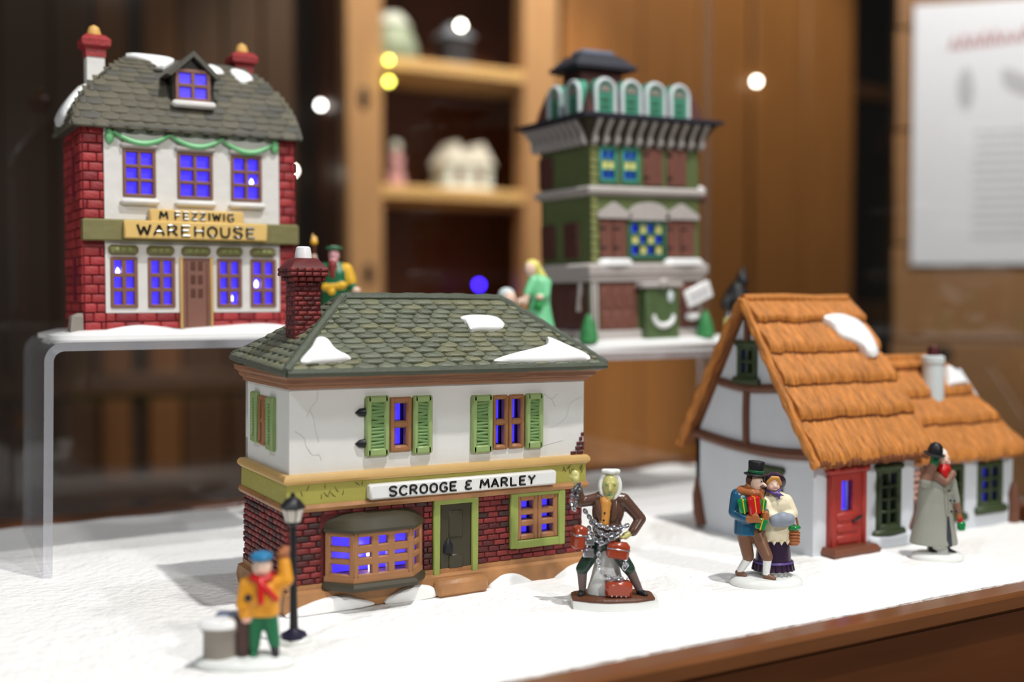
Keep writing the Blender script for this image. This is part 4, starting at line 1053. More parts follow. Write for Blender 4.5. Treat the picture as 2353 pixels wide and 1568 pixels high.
    # chimneys
    for cx, cy, z0, zt, k in ((1.35, 3.2, 14.3, 18.0, 0.55), (10.75, 3.4, 15.2, 17.95, 0.55)):
        def sq(r, zz): return rect_ring(cx - r, cx + r, cy - r, cy + r, zz)
        c = B().loft([sq(k, z0), sq(k * 0.95, zt)]).obj('chimney', 'ivory', A)
        B().loft([sq(k + 0.03, zt - 0.55), sq(k + 0.05, zt - 0.1), sq(k + 0.28, zt + 0.12), sq(k + 0.32, zt + 0.5), sq(k + 0.05, zt + 0.78), sq(k - 0.1, zt + 0.85)]).obj('chimney_cap', 'brick_warm', c)
        B().lathe([(0.4, zt + 0.7), (0.42, zt + 1.0), (0.3, zt + 1.35), (0.02, zt + 1.5)], (cx, cy, 0), 12).obj('chimney_pot', 'clay_gold', c)
    for q in uw + lw: glow_sheet(A, T, q[0] - 0.05, q[1] + 0.05, q[2] - 0.05, q[3] + 0.05, 0.5)
    for u, w in ((2.0, 3.9), (8.95, 2.3), (10.6, 3.2), (10.35, 9.7)):
        B().lathe([(0.1, 0), (0.12, 0.25), (0.02, 0.45)], (u, 0.2, w), 8).obj('light_bulb', 'led_bulb', A)
mat('glow_dormer', (72, 54, 235), 0.4, 0.05, emit=0.75)
house_f(Fz)

# ------------------------------------------------------------------ green townhouse on the right riser
Tw = thing('ceramic_building', 'tall narrow green ceramic townhouse with mansard roof and rows of dormers', 'ceramic building', (48.2, 71.3, 12.02), 0, None, (0, -1.0))
mat('glow_deep', (34, 26, 190), 0.25, 0.2, 60, emit=0.85, coat=0.3)
def house_t(A):
    WX, WD = 10.4, 7.1
    B().pillow([(-1.3, -1.3), (3, -1.8), (9, -1.7), (14.5, -1.2), (15, 1.5), (12.5, 4), (12, 8.2), (4, 8.5), (-1.4, 8.2), (-1.7, 3)], lambda x, y, h: (x, y, h), 0.62, 60, 5, 0.0).obj('snow_base', 'snow_paint', A)
    B().loft([rect_ring(-0.3, WX + 0.3, -0.35, WD + 0.3, 0.4), rect_ring(-0.3, WX + 0.3, -0.35, WD + 0.3, 1.2), rect_ring(0, WX, 0, WD, 1.35)]).obj('plinth', 'stone_band', A)
    w3 = [(0.9, 2.35, 12.75, 15.1), (2.95, 4.4, 12.75, 15.1)]; w2 = [(3.55, 6.9, 6.95, 9.7)]
    gl = B(); gl = wall(plane_front(0)[0], 0, WX, 1.2, 15.6, 0.35, w3 + w2)
    for T, u0, u1 in ((plane_left(0)[0], 0.35, WD), (plane_right(WX)[0], 0.35, WD)): gl = wall(T, u0, u1, 1.2, 15.6, 0.35, [], b=gl)
    gl = wall(plane_front(WD - 0.35)[0], 0, WX, 1.2, 15.6, 0.35, [], b=gl); gl.obj('wall', 'tower_green', A)
    TF, TL = plane_front(0.0)[0], plane_left(0.0)[0]
    # ground floor: brown boarding with posts
    for u0, u1 in ((0.7, 4.2), (7.6, 10.3)):
        p = B(TF).box(u0, u1, -0.15, 0.1, 1.35, 4.9, 0.06).obj('shopfront_panel', 'shutter_brown', A)
        n = 3 if u0 < 5 else 2
        for i in range(n):
            for w0, w1 in ((1.7, 2.7), (3.0, 4.5)):
                a = u0 + 0.25 + (u1 - u0 - 0.4) * i / n
                B(TF).box(a, a + (u1 - u0 - 0.4) / n - 0.2, -0.22, 0.0, w0, w1, 0.08).obj('panel', 'shutter_brown', p)
    p = B(TL).box(0.6, 7.0, -0.15, 0.1, 1.35, 4.9, 0.06).obj('shopfront_panel', 'tower_brick', A)
    for i in range(4): B(TL).box(0.9 + 1.5 * i, 2.1 + 1.5 * i, -0.24, 0.0, 1.7, 4.5, 0.08).obj('panel', 'tower_brick', p)
    for u in (0.0, 0.35): B(TF).box(u - 0.12, u + 0.14, -0.22, 0.1, 1.2, 5.2, 0.05).obj('post', 'stone_band', A)
    B(TF).box(WX - 0.3, WX + 0.05, -0.22, 0.1, 1.2, 5.2, 0.05).obj('post', 'stone_band', A)
    B(TL).tube([(1.0, -0.3, 5.0), (1.1, -0.45, 3.6), (1.2, -0.4, 2.8)], [0.2, 0.14, 0.2], 8).obj('bracket', 'stone_band', A)
    # door with wreath and canopy
    d = B(TF).box(4.4, 7.6, -1.0, 0.1, 0.3, 4.5, 0.08).obj('door', 'tower_door', A)
    ring = [(6.0 + 0.95 * math.cos(rad(a)), -1.08, 2.3 + 0.75 * math.sin(rad(a))) for a in range(170, 371, 20)]
    B().tube(ring, [0.14 + 0.1 * math.sin(math.pi * i / (len(ring) - 1)) for i in range(len(ring))], 8).obj('wreath', 'snow_paint', d)
    B().ell((6.7, -1.06, 3.8), (0.3, 0.14, 0.5), 10, 7).obj('wreath_bow', 'frost', d)
    B().box(3.9, 7.9, -1.25, 0.1, 4.5, 4.95, 0.12).obj('door_canopy', 'stone_band', A)
    B().ell((5.9, -1.2, 4.85), (0.5, 0.3, 0.42), 12, 8).obj('canopy_crest', 'stone_band', A)
    # hanging board
    sg = link('hanging_board', B().box(-1.35, 1.35, -0.15, 0.15, -0.72, 0.72, 0.15).mesh('hanging_board', 'snow_paint'), A, loc=(9.35, -1.2, 3.95), rot=(0, -20, 0))
    b = B()
    for k in range(7): b.box(-0.9 + 0.27 * k, -0.78 + 0.27 * k, -0.17, -0.14, -0.35, 0.35)
    b.obj('painted_strokes', 'ink', sg)
    B().ell((9.2, -0.6, 2.2), (0.7, 0.4, 0.35), 12, 7).obj('snow_heap', 'snow_paint', A)
    # bands
    def ringo(o, z): return rect_ring(-o, WX + o, -o, WD + o, z)
    B().loft([ringo(0, 5.0), ringo(0.3, 5.05), ringo(0.35, 5.5), ringo(0.5, 5.6), ringo(0.55, 6.2), ringo(0.35, 6.4), ringo(0, 6.45)]).obj('lower_cornice', 'stone_band', A)
    B().loft([ringo(0, 11.55), ringo(0.2, 11.6), ringo(0.4, 11.85), ringo(0.4, 12.1), ringo(0.2, 12.3), ringo(0, 12.3)]).obj('string_course', 'stone_band', A)
    for u0, u1 in ((0.7, 3.4), (7.0, 10.3)):
        B().pillow([(u0, -0.5), ((u0 + u1) / 2, -0.75), (u1, -0.5), (u1, 0), (u0, 0)], lambda x, y, h: (x, y, 6.35 + h), 0.45, 30, 4, -0.1).obj('snow_ledge', 'snow_paint', A)
    # quoins
    for k in range(9):
        B(TF).box(0.0, 0.72 if k % 2 else 0.58, -0.12, 0.1, 6.5 + 0.56 * k, 7.0 + 0.56 * k, 0.06).obj('quoin', 'tower_quoin', A)
        if k < 6: B(TF).box(0.0, 0.72 if k % 2 else 0.58, -0.12, 0.1, 12.35 + 0.54 * k, 12.82 + 0.54 * k, 0.06).obj('quoin', 'tower_quoin', A)
    # windows: blue openings and yellow painted panes
    for (u0, u1, w0, w1) in w3:
        f = muntins(TF, u0 - 0.1, u1 + 0.1, w0 - 0.2, w1 + 0.2, 2, 3, 0.3, 0.12, -0.15, 0.35, bev=0.05).obj('window_frame', 'teal_paint', A)
        cw = (u1 - u0 - 0.4) / 2
        for i in range(2): B(TF).box(u0 + 0.22 + cw * i, u0 + 0.18 + cw * (i + 1), -0.02, 0.2, w0 + 0.82, w0 + 1.53).obj('pane', 'pane_yellow', f)
    u0, u1, w0, w1 = w2[0]
    f = muntins(TF, u0 - 0.15, u1 + 0.15, w0 - 0.2, w1 + 0.1, 4, 3, 0.35, 0.2, -0.2, 0.35, bev=0.06).obj('window_frame', 'teal_dark', A)
    cw, chh = (u1 - u0 - 0.4) / 4, (w1 - w0 - 0.4) / 3
    for i in range(4):
        for j in range(3):
            if (i + j) % 2: B(TF).box(u0 + 0.27 + cw * i, u0 + 0.13 + cw * (i + 1), -0.02, 0.2, w0 + 0.22 + chh * j, w0 + 0.08 + chh * (j + 1)).obj('pane', 'pane_yellow', f)
    for u0, u1, w0, w1 in ((4.95, 6.75, 12.45, 15.3), (7.25, 9.1, 12.45, 15.3)):
        s = B(TF).box(u0, u1, -0.2, 0.1, w0, w1, 0.08).obj('shutter', 'shutter_brown', A)
        for w in (w0 + 0.5, w1 - 0.6): B(TF).box(u0 - 0.02, u0 + 0.4, -0.25, 0.0, w, w + 0.2, 0.03).obj('hinge', 'iron_black', s)
    for u0, u1 in ((0.75, 3.2), (7.15, 9.85)):
        for a, c in ((u0, (u0 + u1) / 2 - 0.04), ((u0 + u1) / 2 + 0.04, u1)):
            s = B(TF).box(a, c, -0.2, 0.1, 6.9, 9.85, 0.08).obj('shutter', 'shutter_brown', A)
            for w in (7.5, 9.0): B(TF).box(a, a + 0.5, -0.24, 0.0, w, w + 0.18, 0.03).obj('hinge', 'iron_black', s)
        m_ = (u0 + u1) / 2
        B(TF).prism([(u0 - 0.3, 9.85), (u1 + 0.3, 9.85), (u1 + 0.3, 10.2), (m_, 11.1), (u0 - 0.3, 10.2)], -0.4, 0.1).obj('pediment', 'stone_band', A)
    arc = [(5.25 + 1.95 * math.cos(rad(a)), 10.0 + 1.15 * math.sin(rad(a))) for a in range(0, 181, 12)]
    B(TF).prism([(7.2, 9.75)] + arc + [(3.3, 9.75)], -0.4, 0.1).obj('arched_pediment', 'stone_band', A)
    for u0, w0, w1 in ((1.6, 6.9, 9.6), (5.2, 12.5, 15.0), (5.0, 6.9, 9.6)):
        B(TL).box(u0, u0 + 2.0, -0.2, 0.1, w0, w1, 0.08).obj('shutter', 'tower_brick', A)
    # bracketed cornice, slate eave, mansard with dormers
    B().loft([ringo(0, 15.3), ringo(0.12, 15.35), ringo(0.2, 15.8), ringo(0.6, 16.6), ringo(1.05, 17.2), ringo(1.1, 17.35)]).obj('cornice', 'awning_olive', A)
    for k in range(11):
        u = 0.2 + 1.02 * k
        B().tube([(u, -0.18, 15.45), (u, -0.42, 15.7), (u, -0.5, 16.3), (u, -0.95, 16.95), (u, -1.15, 17.2)], [0.22, 0.26, 0.16, 0.2, 0.24], 8).obj('bracket', 'stone_band', A)
    for k in range(9):
        u = 0.3 + 0.9 * k
        B().tube([(-0.18, u, 15.45), (-0.42, u, 15.7), (-0.5, u, 16.3), (-0.95, u, 16.95), (-1.15, u, 17.2)], [0.22, 0.26, 0.18, 0.22, 0.24], 8).obj('bracket', 'stone_band', A)
    B().loft([ringo(1.15, 17.25), ringo(1.45, 17.32), ringo(1.45, 17.62), ringo(0.8, 17.75)]).obj('eave', 'slate_black', A)
    B().loft([ringo(0.3, 17.7), ringo(0.1, 18.6), ringo(-0.35, 20.0), ringo(-0.5, 20.3), ringo(-0.6, 20.35)]).obj('mansard', 'tower_brick', A)
    def dormer(T, u):
        arcp = [(u + 0.98 * math.cos(rad(a)), 19.45 + 0.98 * math.sin(rad(a))) for a in range(0, 181, 15)]
        d = B(T).prism([(u + 0.92, 17.7)] + arcp + [(u - 0.92, 17.7)], -0.35, 1.0).obj('dormer', 'teal_paint', A)
        pts = [(u - 0.86, -0.4, 17.75), (u - 0.86, -0.4, 18.6)] + [(u + 0.86 * math.cos(rad(a)), -0.4, 19.4 + 0.86 * math.sin(rad(a))) for a in range(180, -1, -15)] + [(u + 0.86, -0.4, 18.6), (u + 0.86, -0.4, 17.75)]
        B(T).tube(pts, 0.17, 8).obj('dormer_arch', 'frost', d)
        arcs = [(u + 0.5 * math.cos(rad(a)), 19.35 + 0.5 * math.sin(rad(a))) for a in range(0, 181, 20)]
        B(T).prism(arcs, -0.42, -0.3).obj('fanlight', 'stone_grey', d)
        for w in (18.05, 18.6): B(T).box(u - 0.42, u + 0.42, -0.4, -0.3, w, w + 0.4, 0.04).obj('panel', 'teal_dark', d)
    for u in (1.2, 3.6, 5.9, 8.25): dormer(TF, u)
    for u in (1.6, 4.2): dormer(TL, u)
    ch = B().loft([rect_ring(1.0, 4.9, 2.6, 5.0, 20.0), rect_ring(1.0, 4.9, 2.6, 5.0, 21.6)]).obj('chimney', 'tower_brick', A)
    B().loft([rect_ring(0.6, 5.3, 2.2, 5.4, 21.4), rect_ring(0.1, 5.8, 1.8, 5.8, 21.6), rect_ring(0.1, 5.8, 1.8, 5.8, 21.85), rect_ring(1.0, 4.9, 2.6, 5.0, 22.7), rect_ring(1.2, 4.7, 2.7, 4.9, 22.8)]).obj('chimney_cap', 'slate_black', ch)
    B().box(1.4, 4.5, 2.9, 4.7, 22.75, 23.2, 0.15).obj('chimney_top', 'slate_blue', ch)
    B().lathe([(0.02, 0), (0.55, 0.05), (0.6, 0.5), (0.3, 0.75), (0.02, 0.8)], (11.2, 1.0, 11.9), 12).obj('balcony_snow', 'snow_paint', A)
    B().box(10.6, 11.6, 0.4, 1.6, 11.3, 11.9, 0.1).obj('balcony', 'tower_brick', A)
    for q in w3 + w2: glow_sheet(A, TF, q[0] - 0.05, q[1] + 0.05, q[2] - 0.05, q[3] + 0.05, 0.36, 'glow_deep')
    # little cone trees by the door
    for x, y in ((-0.9, -0.9), (10.2, -1.0)):
        B().lathe([(0.4, 0.4), (0.72, 0.6), (0.66, 1.2), (0.48, 1.9), (0.28, 2.4), (0.02, 2.7)], (x, y, 0), 14).obj('shrub', 'tree_green', A)
house_t(Tw)

# ------------------------------------------------------------------ thatched cottage on the right
Ct = thing('ceramic_building', 'white half-timbered ceramic cottage with orange thatched roof and red door', 'ceramic building', (50.4, 50.4, 0))
mat('glow_mid', (44, 34, 215), 0.25, 0.6, 60, emit=0.7, coat=0.3)
def house_c(A):
    TF, TL = plane_front(0.0)[0], plane_left(0.0)[0]
    GY = 11.2; EZ = 6.2; PK = (6.0, 15.3)
    door_hole = (2.2, 3.1, 2.6, 4.5); fw = (5.75, 7.35, 1.2, 4.85); aw = (5.35, 6.65, 10.75, 12.75); gw = (2.9, 4.7, 1.4, 4.6)
    w = wall(TF, 0, 8.95, -0.2, EZ, 0.4, [door_hole, fw]); w = wall(TL, 0.4, GY, -0.2, EZ, 0.4, [gw], b=w)
    w = wall(plane_front(GY - 0.4)[0], 0, 8.95, -0.2, EZ, 0.4, [], b=w); w = wall(plane_right(8.95)[0], 0.4, GY, -0.2, EZ, 0.4, [], b=w)
    w.obj('wall', 'lime_wall', A)
    # gable triangle with the attic opening
    g = B(TL)
    def gx(z): t = (z - EZ) / (PK[1] - EZ); return PK[0] * t + 0.05, GY - (GY - PK[0]) * t - 0.05
    zs = [EZ, 10.75, 12.75, PK[1]]
    for z0, z1, hole in ((EZ, 10.75, None), (10.75, 12.75, aw), (12.75, PK[1], None)):
        a0, c0 = gx(z0); a1, c1 = gx(z1)
        if hole:
            g.prism([(a0, z0), (aw[0], z0), (aw[0], z1), (a1, z1)], 0, 0.4); g.prism([(aw[1], z0), (c0, z0), (c1, z1), (aw[1], z1)], 0, 0.4)
        else: g.prism([(a0, z0), (c0, z0), (c1, z1), (a1, z1)], 0, 0.4)
    g.obj('gable', 'lime_wall', A)
    g = B(plane_right(8.95)[0]).prism([(0.05, EZ), (GY - 0.05, EZ), (PK[0], PK[1])], 0, 0.4).obj('gable', 'lime_wall', A)
    # timbers on the gable
    def bow(pts, r, nm='timber'): B(TL).tube([(p[0], -0.02, p[1]) for p in curve([(a, c, 0) for a, c in pts], 14)], r, 8, flat=1.0).obj(nm, 'timber', A)
    bow([(-0.1, 6.25), (3.5, 6.0), (7.5, 6.1), (11.3, 6.5)], 0.36)
    bow([(2.9, 10.15), (6, 9.95), (8.6, 10.2)], 0.3)
    bow([(6.0, 6.2), (6.05, 8.2), (6.0, 10.0)], 0.28)
    bow([(6.0, 12.9), (6.0, 14.0), (6.0, 15.2)], 0.26)
    for y in (10.9,): B(TL).tube([(y - 0.5, -0.05, 0.1), (y - 0.2, -0.1, 1.0), (y, -0.1, 2.2), (y + 0.15, -0.02, 3.4)], [0.4, 0.45, 0.36, 0.1], 8).obj('corner_timber', 'timber', A)
    def framed(T, u0, u1, w0, w1, cols, rows, nm='window_frame', m='bottle_green', lip=0.35):
        f = muntins(T, u0, u1, w0, w1, cols, rows, 0.42, 0.22, -0.2, 0.4, bev=0.1).obj(nm, m, A)
        B(T).box(u0 - lip, u1 + lip, -0.38, 0.1, w0 - 0.35, w0 + 0.12, 0.16).obj('window_sill', m, f)
        B(T).box(u0 - lip * 0.6, u1 + lip * 0.6, -0.3, 0.1, w1 - 0.2, w1 + 0.25, 0.15).obj('window_head', m, f)
    framed(TL, 5.05, 6.95, 10.55, 12.85, 2, 2)
    framed(TL, 2.6, 5.0, 1.1, 4.9, 2, 3)
    framed(TF, 5.45, 7.65, 0.95, 5.05, 2, 4)
    B().pillow([(4.9, 0.02), (6.4, -0.1), (8.6, 0.0), (8.6, 0.75), (6.6, 0.62), (4.9, 0.7)], lambda u, w_, h: (u, -0.02 - h, w_), 0.6, 40, 5, -0.1).obj('snow_ledge', 'lime_wall', A)
    # red door
    dr = B(TF)
    for a, c, e, f_ in ((1.2, 2.2, 0.3, 5.0), (3.1, 4.15, 0.3, 5.0)): dr.box(a, c, -0.3, 0.2, e, f_, 0.08)
    dr.box(2.1, 3.2, -0.3, 0.2, 0.3, 2.6, 0.08); dr.box(2.1, 3.2, -0.3, 0.2, 4.5, 5.0, 0.08)
    dr = dr.obj('door', 'door_red', A)
    B(TF).box(0.85, 4.5, -0.6, 0.1, 4.95, 5.55, 0.22).obj('lintel', 'door_red', dr)
    for a in (1.1, 3.85): B(TF).box(a, a + 0.4, -0.45, 0.1, 0.3, 5.0, 0.12).obj('door_post', 'door_red', dr)
    for z0 in (0.6, 1.3, 2.0): B(TF).box(1.7, 3.6, -0.38, 0.0, z0, z0 + 0.5, 0.08).obj('door_panel', 'door_red', dr)
    B().tube([(3.0, -0.45, 1.95), (3.5, -0.5, 2.2), (3.75, -0.45, 2.25)], [0.1, 0.1, 0.06], 8).obj('latch', 'iron_black', dr)
    B().loft([rect_ring(0.75, 4.6, -1.1, 0.1, -0.1), rect_ring(0.65, 4.7, -1.2, 0.1, 0.2), rect_ring(0.8, 4.5, -1.0, 0.1, 0.5)]).obj('doorstep', 'step_brown', A)
    # thatch in overlapping courses
    def course(P, u0, u1, v0, v1, th, nm, m, seed, par, wob=0.18, taper=(0, 0)):
        nu, nv = 150, 12; top = []; rng = random.Random(seed)
        vs = []; fs = []
        for j in range(nv + 1):
            t = j / nv
            for i in range(nu + 1):
                s_ = i / nu
                u = u0 + taper[0] * t + (u1 + taper[1] * t - u0 - taper[0] * t) * s_
                lo = v0 + wob * (noise.noise(Vector((u * 0.5, seed, 1))) + 0.5 * noise.noise(Vector((u * 1.7, seed, 5))))
                v = lo + (v1 - lo) * t
                st = noise.noise(Vector((u * 5.0 + v * 0.8, v * 0.4, seed))) * 0.1 + noise.noise(Vector((u * 11.0 + v * 1.6, v * 0.8, seed + 7))) * 0.09
                h = th * (1 - 0.9 * t) * (0.55 + 0.45 * min(1, t * 8)) + st * (1 - 0.5 * t)
                vs.append(P(u, v, h + 0.02))
        for j in range(nv):
            for i in range(nu): fs.append((j * (nu + 1) + i, j * (nu + 1) + i + 1, (j + 1) * (nu + 1) + i + 1, (j + 1) * (nu + 1) + i))
        n0 = len(vs)
        for j in range(nv + 1):
            t = j / nv
            for i in range(nu + 1):
                s_ = i / nu; u = u0 + taper[0] * t + (u1 + taper[1] * t - u0 - taper[0] * t) * s_
                lo = v0 + wob * (noise.noise(Vector((u * 0.5, seed, 1))) + 0.5 * noise.noise(Vector((u * 1.7, seed, 5))))
                vs.append(P(u, lo + (v1 - lo) * t, -0.15))
        for j in range(nv):
            for i in range(nu): fs.append((n0 + (j + 1) * (nu + 1) + i, n0 + (j + 1) * (nu + 1) + i + 1, n0 + j * (nu + 1) + i + 1, n0 + j * (nu + 1) + i))
        per = [i for i in range(nu + 1)] + [j * (nu + 1) + nu for j in range(1, nv + 1)] + [nv * (nu + 1) + i for i in range(nu - 1, -1, -1)] + [j * (nu + 1) for j in range(nv - 1, 0, -1)]
        for k in range(len(per)):
            a, c = per[k], per[(k + 1) % len(per)]; fs.append((a, n0 + a, n0 + c, c))
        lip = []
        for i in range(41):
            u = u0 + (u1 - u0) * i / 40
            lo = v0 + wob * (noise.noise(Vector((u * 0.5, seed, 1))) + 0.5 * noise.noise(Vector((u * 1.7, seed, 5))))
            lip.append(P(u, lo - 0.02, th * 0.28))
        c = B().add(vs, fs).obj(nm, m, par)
        if v0 > 0: B().tube(lip, 0.13, 6).obj('thatch_lip_shade', 'thatch_edge', par)  # dark tube carries the shadow line and brown wash under the lip
        return c
    e0 = Vector((0, -0.75, 5.7)); rg = Vector((0, PK[0], 15.75)); V = (rg - e0).normalized(); N = Vector((0, -V.z, V.y)); SL = (rg - e0).length
    rf = B().add([(-0.45, e0.y, e0.z), (9.6, e0.y, e0.z), (8.8, PK[0], 15.7), (-0.45, PK[0], 15.7), (-0.45, 2 * PK[0] - e0.y - 0.45, e0.z), (9.6, 2 * PK[0] - e0.y - 0.45, e0.z)] + [(-0.45, e0.y + 0.35, e0.z - 0.2), (9.6, e0.y + 0.35, e0.z - 0.2), (8.8, PK[0], 15.3), (-0.45, PK[0], 15.3), (-0.45, 2 * PK[0] - e0.y - 0.8, e0.z - 0.2), (9.6, 2 * PK[0] - e0.y - 0.8, e0.z - 0.2)],
        [(0, 1, 2, 3), (3, 2, 5, 4), (6, 9, 8, 7), (9, 10, 11, 8), (0, 6, 7, 1), (4, 5, 11, 10), (0, 3, 9, 6), (3, 4, 10, 9), (1, 7, 8, 2), (2, 8, 11, 5)]).obj('roof', 'thatch_rust', A)
    def PF(u, v, h): p = Vector((u, 0, 0)) + e0 + V * v + N * h; return tuple(p)
    def PB(u, v, h): p = PF(u, v, h); return (p[0], PK[0] + 0.93 * (PK[0] - p[1]), p[2])
    cuts = [-0.1, 3.0, 5.45, 7.8, 10.15, SL + 0.05]
    for i in range(5):
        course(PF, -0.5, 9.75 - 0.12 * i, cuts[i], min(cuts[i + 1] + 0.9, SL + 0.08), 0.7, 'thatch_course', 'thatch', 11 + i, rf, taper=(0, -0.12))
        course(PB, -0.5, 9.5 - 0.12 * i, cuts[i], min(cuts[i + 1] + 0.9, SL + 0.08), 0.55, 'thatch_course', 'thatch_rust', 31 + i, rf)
    B().tube([(-0.5, PK[0], 15.8), (3, PK[0], 15.85), (6, PK[0], 15.75), (8.9, PK[0], 15.8)], 0.32, 10).obj('ridge', 'thatch', rf)
    for s_ in (-1, 1):     # rolled thatch edge along the gable
        pts = curve([(-0.55, PK[0] + s_ * (6.6 - 0.25 * s_), 5.6), (-0.6, PK[0] + s_ * (4.8 - 0.18 * s_), 8.35), (-0.55, PK[0] + s_ * 2.35, 12.2), (-0.5, PK[0], 15.75)], 30)
        B().tube(pts, [0.32 + 0.05 * math.sin(i * 1.7) for i in range(30)], 8).obj('verge', 'thatch', rf)
    rng = random.Random(5)
    b = B()
    for i in range(60):
        u = -0.4 + 10.1 * i / 60; b.ell(PF(u, -0.1 + rng.uniform(-0.08, 0.1), 0.28 + rng.uniform(-0.05, 0.1)), (0.16, 0.18, 0.22), 7, 5)
    e_ = b.obj('thatch_fringe', 'thatch_edge', rf); e_['kind'] = 'stuff'
    B().pillow([(5.3, 10.3), (6.4, 10.55), (7.4, 10.45), (8.4, 9.9), (8.85, 8.8), (8.8, 7.6), (8.2, 7.1), (7.6, 7.3), (7.3, 7.95), (6.7, 8.3), (6.0, 8.7), (5.7, 9.5)], lambda u, v, h: PF(u, v, h + 0.45), 0.4, 60, 6, -0.5).obj('snow_patch', 'snow_paint', rf)
    # wing
    WT = plane_front(1.15)[0]
    ww = [(13.55, 14.95, 1.3, 4.1), (17.0, 19.1, 1.5, 4.1)]
    w = wall(WT, 8.9, 20.5, -0.2, 5.3, 0.4, ww); w = wall(plane_right(20.5)[0], 1.5, 10, -0.2, 5.3, 0.4, [], b=w); w = wall(plane_front(9.6)[0], 8.9, 20.5, -0.2, 5.3, 0.4, [], b=w)
    w.obj('wing_wall', 'lime_wall', A)
    B().prism([(1.2, 5.2), (9.9, 5.2), (5.6, 10.6)], 20.0, 20.4, 'x').obj('gable', 'lime_wall', A)
    f = muntins(WT, 13.2, 15.2, 0.95, 4.45, 2, 3, 0.4, 0.2, -0.2, 0.4, bev=0.1).obj('window_frame', 'bottle_green', A)
    B(WT).box(12.9, 15.5, -0.38, 0.1, 0.5, 1.1, 0.16).obj('window_sill', 'bottle_green', f)
    f = muntins(WT, 16.7, 19.3, 1.15, 4.45, 2, 3, 0.45, 0.24, -0.2, 0.4, bev=0.1).obj('window_frame', 'bottle_green', A)
    B(WT).box(16.4, 19.7, -0.38, 0.1, 0.75, 1.35, 0.16).obj('window_sill', 'bottle_green', f)
    B().tube([(20.45, 1.0, -0.1), (20.5, 0.95, 1.0), (20.35, 0.95, 2.0), (20.5, 1.0, 2.7)], [0.42, 0.4, 0.36, 0.2], 8).obj('corner_timber', 'timber', A)
    B().tube([(9.1, 0.3, -0.1), (8.85, 0.1, 1.0), (9.25, 0.1, 2.0), (9.0, 0.3, 2.9)], [0.3, 0.34, 0.28, 0.12], 8).obj('corner_timber', 'timber', A)
    st = B(WT).box(9.3, 12.0, -0.15, 0.1, 1.5, 4.3, 0.1).obj('stone_patch', 'skin_pink', A)
    bricks(st, plane_front(1.0), 9.4, 11.9, 1.7, 4.2, 0.7, 0.42, [], ['shutter_brown', 'step_brown'], 6, 0.08, 0.2)
    e1 = Vector((0, 0.45, 4.85)); r1 = Vector((0, 5.6, 11.5)); V1 = (r1 - e1).normalized(); N1 = Vector((0, -V1.z, V1.y)); S1 = (r1 - e1).length
    def PW(u, v, h): return tuple(Vector((u, 0, 0)) + e1 + V1 * v + N1 * h)
    def PW2(u, v, h): p = PW(u, v, h); return (p[0], 11.2 - p[1], p[2])
    r2 = B().add([(8.9, e1.y, e1.z), (21.2, e1.y, e1.z), (17.2, 5.6, 11.45), (8.9, 5.6, 11.45), (21.2, 10.75, e1.z), (8.9, 10.75, e1.z)], [(0, 1, 2, 3), (1, 4, 2), (3, 2, 4, 5), (0, 5, 4, 1), (0, 3, 5)]).obj('wing_roof', 'thatch_rust', A)
    c2 = [-0.1, 2.7, 5.0, 7.3, S1 + 0.05]
    for i in range(4):
        t0, t1 = c2[i] / S1, min(1, (c2[i + 1] + 0.8) / S1)
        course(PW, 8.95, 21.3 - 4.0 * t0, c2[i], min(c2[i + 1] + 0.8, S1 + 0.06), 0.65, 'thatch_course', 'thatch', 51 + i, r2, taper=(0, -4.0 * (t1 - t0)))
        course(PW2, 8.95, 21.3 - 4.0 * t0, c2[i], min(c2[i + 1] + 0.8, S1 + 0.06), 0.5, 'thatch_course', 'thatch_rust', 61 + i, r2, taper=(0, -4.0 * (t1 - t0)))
    B().tube([(8.9, 5.6, 11.5), (13, 5.6, 11.55), (17.2, 5.6, 11.5)], 0.3, 10).obj('ridge', 'thatch', r2)
    B().tube([(17.2, 5.6, 11.5), (19.2, 3.0, 8.3), (21.2, 0.5, 4.95)], 0.28, 8).obj('verge', 'thatch', r2)
    B().tube([(17.2, 5.6, 11.5), (19.2, 8.2, 8.3), (21.2, 10.7, 4.95)], 0.28, 8).obj('verge', 'thatch', r2)
    B().pillow([(16.4, 5.7), (17.3, 7.2), (17.7, 7.1), (18.2, 6.4), (18.4, 5.75), (17.4, 5.6)], lambda u, v, h: PW(u, v, h + 0.4), 0.45, 40, 5, -0.5).obj('snow_patch', 'snow_paint', r2)
    c = B().lathe([(0.75, 7.2), (0.76, 9.0), (0.72, 11.2), (0.8, 11.3), (0.8, 11.7), (0.6, 11.8), (0.02, 11.8)], (15.1, 3.7, 0), 18).obj('chimney', 'frost', A)
    B().lathe([(0.42, 11.7), (0.42, 12.2), (0.34, 12.45), (0.02, 12.5)], (15.1, 3.7, 0), 12).obj('chimney_pot', 'brick_dark', c)
    glow_sheet(A, TF, 2.4, 3.1, 2.5, 4.6, 0.45); glow_sheet(A, TF, 6.75, 7.2, 3.9, 4.8, 0.45, 'glow_dim'); glow_sheet(A, TL, 5.9, 7.2, 10.8, 12.7, 0.45, 'glow_mid'); glow_sheet(A, WT, 17.0, 18.6, 1.5, 4.1, 0.45, 'glow_mid')
house_c(Ct)

# ------------------------------------------------------------------ porcelain figures (local x to the viewer's right, -y towards the viewer)
def snowbase(t, rx, ry, h, m='bisque', cx=0, cy=0, nm='base'):
    B().lathe([(0.05, -0.08), (0.97, -0.06), (1.0, 0.1), (0.97, h * 0.6), (0.86, h), (0.5, h + 0.06), (0.02, h + 0.08)], (cx, cy, 0), 36, rx, ry).obj(nm, m, t)
def dots(par, pts, r, m, nm='button', k=0.5):
    for p in pts: B().ell(p, (r, r * k, r), 8, 6).obj(nm, m, par)

